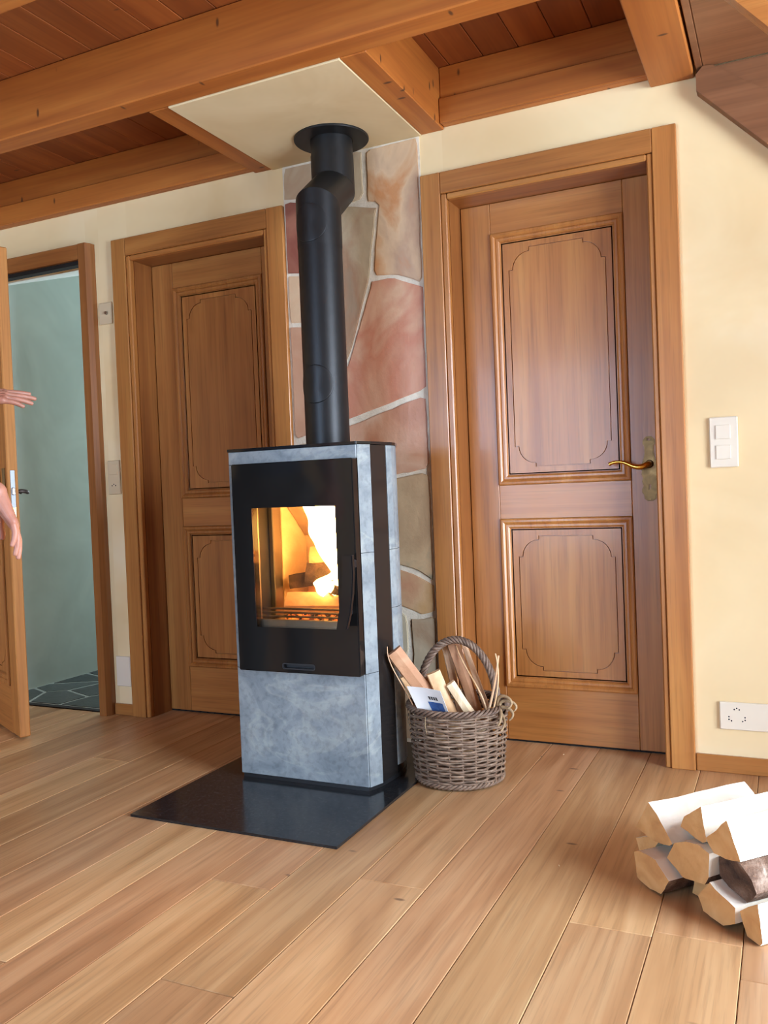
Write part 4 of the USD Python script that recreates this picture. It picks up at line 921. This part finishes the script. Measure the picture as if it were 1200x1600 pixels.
# far (left) arm raised: hand pointing into the room; near (right) arm: hand drooping
shL, shR = W3(-0.02, 0.19, 1.43), W3(-0.02, -0.19, 1.43)
elL, elR = W3(-0.03, 0.25, 1.16), W3(0.0, -0.25, 1.13)
wrL, wrR = W3(0.2205, 0.20, 1.262), W3(0.255, -0.235, 0.98)
body = [((W3(0, 0.0, 0.98), 0.135), (W3(0, 0, 1.15), 0.135)), ((W3(0, 0, 1.15), 0.135), (W3(-0.01, 0, 1.36), 0.13)), ((W3(0, 0.08, 1.34), 0.115), (W3(0, -0.08, 1.34), 0.115)),
        ((W3(-0.01, 0, 1.40), 0.07), (W3(0.0, 0, 1.53), 0.056)), ((shL, 0.058), (W3(-0.01, 0.05, 1.42), 0.07)), ((shR, 0.058), (W3(-0.01, -0.05, 1.42), 0.07)),
        ((W3(0.02, 0, 1.63), 0.088), (W3(-0.02, 0, 1.67), 0.092)), ((W3(0.03, 0, 1.60), 0.07), (W3(0.055, 0, 1.565), 0.045)), ((W3(0.088, 0, 1.625), 0.012), (W3(0.108, 0, 1.60), 0.014)),
        ((W3(0.08, 0.02, 1.568), 0.010), (W3(0.08, -0.02, 1.568), 0.010)), ((W3(-0.005, 0.09, 1.63), 0.018), (W3(-0.005, 0.088, 1.60), 0.013)), ((W3(-0.005, -0.09, 1.63), 0.018), (W3(-0.005, -0.088, 1.60), 0.013))]
for s in (1, -1):
    body += [((W3(0, 0.085 * s, 0.94), 0.105), (W3(0.02, 0.10 * s, 0.50), 0.058)), ((W3(0.02, 0.10 * s, 0.50), 0.058), (W3(-0.01, 0.105 * s, 0.10), 0.038)), ((W3(-0.02, 0.105 * s, 0.05), 0.042), (W3(0.14, 0.12 * s, 0.032), 0.030))]
for sh, el, wr in ((shL, elL, wrL), (shR, elR, wrR)):
    body += [((sh, 0.052), (el, 0.040)), ((el, 0.040), (wr, 0.026))]
body_coarse = body
hands = hand(wrL, d3v + 0.02 * z3, z3 * 0.9 - l3 * 0.5, -1, (0.10, 0.14, 0.20, 0.26), 0.09) + hand(wrR, d3v * 0.45 - z3 * 1.0, d3v * 0.9 + z3 * 0.3, -1, (0.22, 0.30, 0.36, 0.42), 0.03)
def union(segs):
    ms = []
    for (p0, r0), (p1, r1) in segs:
        ms.append(Manifold.batch_hull([Manifold.sphere(r0, 20).translate(list(map(float, p0))), Manifold.sphere(r1, 20).translate(list(map(float, p1)))]))
    return Manifold.batch_boolean(ms, manifold3d.OpType.Add)
mb = union(body + hands).refine_to_length(0.007).to_mesh()
bt = trimesh.Trimesh(mb.vert_properties[:, :3], mb.tri_verts)
trimesh.smoothing.filter_taubin(bt, lamb=0.5, nu=0.52, iterations=6)
pe = thing("person", "person at the left edge gesturing with two bare hands beside the open door", "person")
bo = obj("body", bt, skin, pe, smooth=True)
infl = lambda segs, k: [((a, ra + k), (b, rb + k)) for (a, ra), (b, rb) in segs]
shirt = body[0:3] + body[4:6] + [((sh, 0.055), (sh + (el - sh) * 0.72, 0.047)) for sh, el in ((shL, elL), (shR, elR))]
ms_ = union(infl(shirt, 0.012)).refine_to_length(0.025).to_mesh(); tt = trimesh.Trimesh(ms_.vert_properties[:, :3], ms_.tri_verts); trimesh.smoothing.filter_taubin(tt, iterations=5)
obj("shirt", tt, cloth_blue, pe, smooth=True)
legs = [((W3(0, 0.0, 0.93), 0.138), (W3(0, 0, 1.0), 0.138))] + [s for s in body if s[0][0][2] in (0.94, 0.50)]
ms_ = union(infl(legs, 0.014)).refine_to_length(0.03).to_mesh(); tt = trimesh.Trimesh(ms_.vert_properties[:, :3], ms_.tri_verts); trimesh.smoothing.filter_taubin(tt, iterations=5)
obj("trousers", tt, cloth_grey, pe, smooth=True)
hm = union([((W3(-0.03, 0, 1.69), 0.098), (W3(-0.045, 0, 1.64), 0.092)), ((W3(0.015, 0.02, 1.72), 0.07), (W3(0.015, -0.02, 1.72), 0.07))]).refine_to_length(0.02).to_mesh()
obj("hair", trimesh.Trimesh(hm.vert_properties[:, :3], hm.tri_verts), hair_mat, pe, smooth=True)
for s in (1, -1):
    sm = union([((W3(-0.025, 0.105 * s, 0.055), 0.052), (W3(0.15, 0.122 * s, 0.043), 0.041))]).refine_to_length(0.02).trim_by_plane([0, 0, 1], 0.001).to_mesh()
    obj("shoe", trimesh.Trimesh(sm.vert_properties[:, :3], sm.tri_verts), shoe_mat, pe, smooth=True)
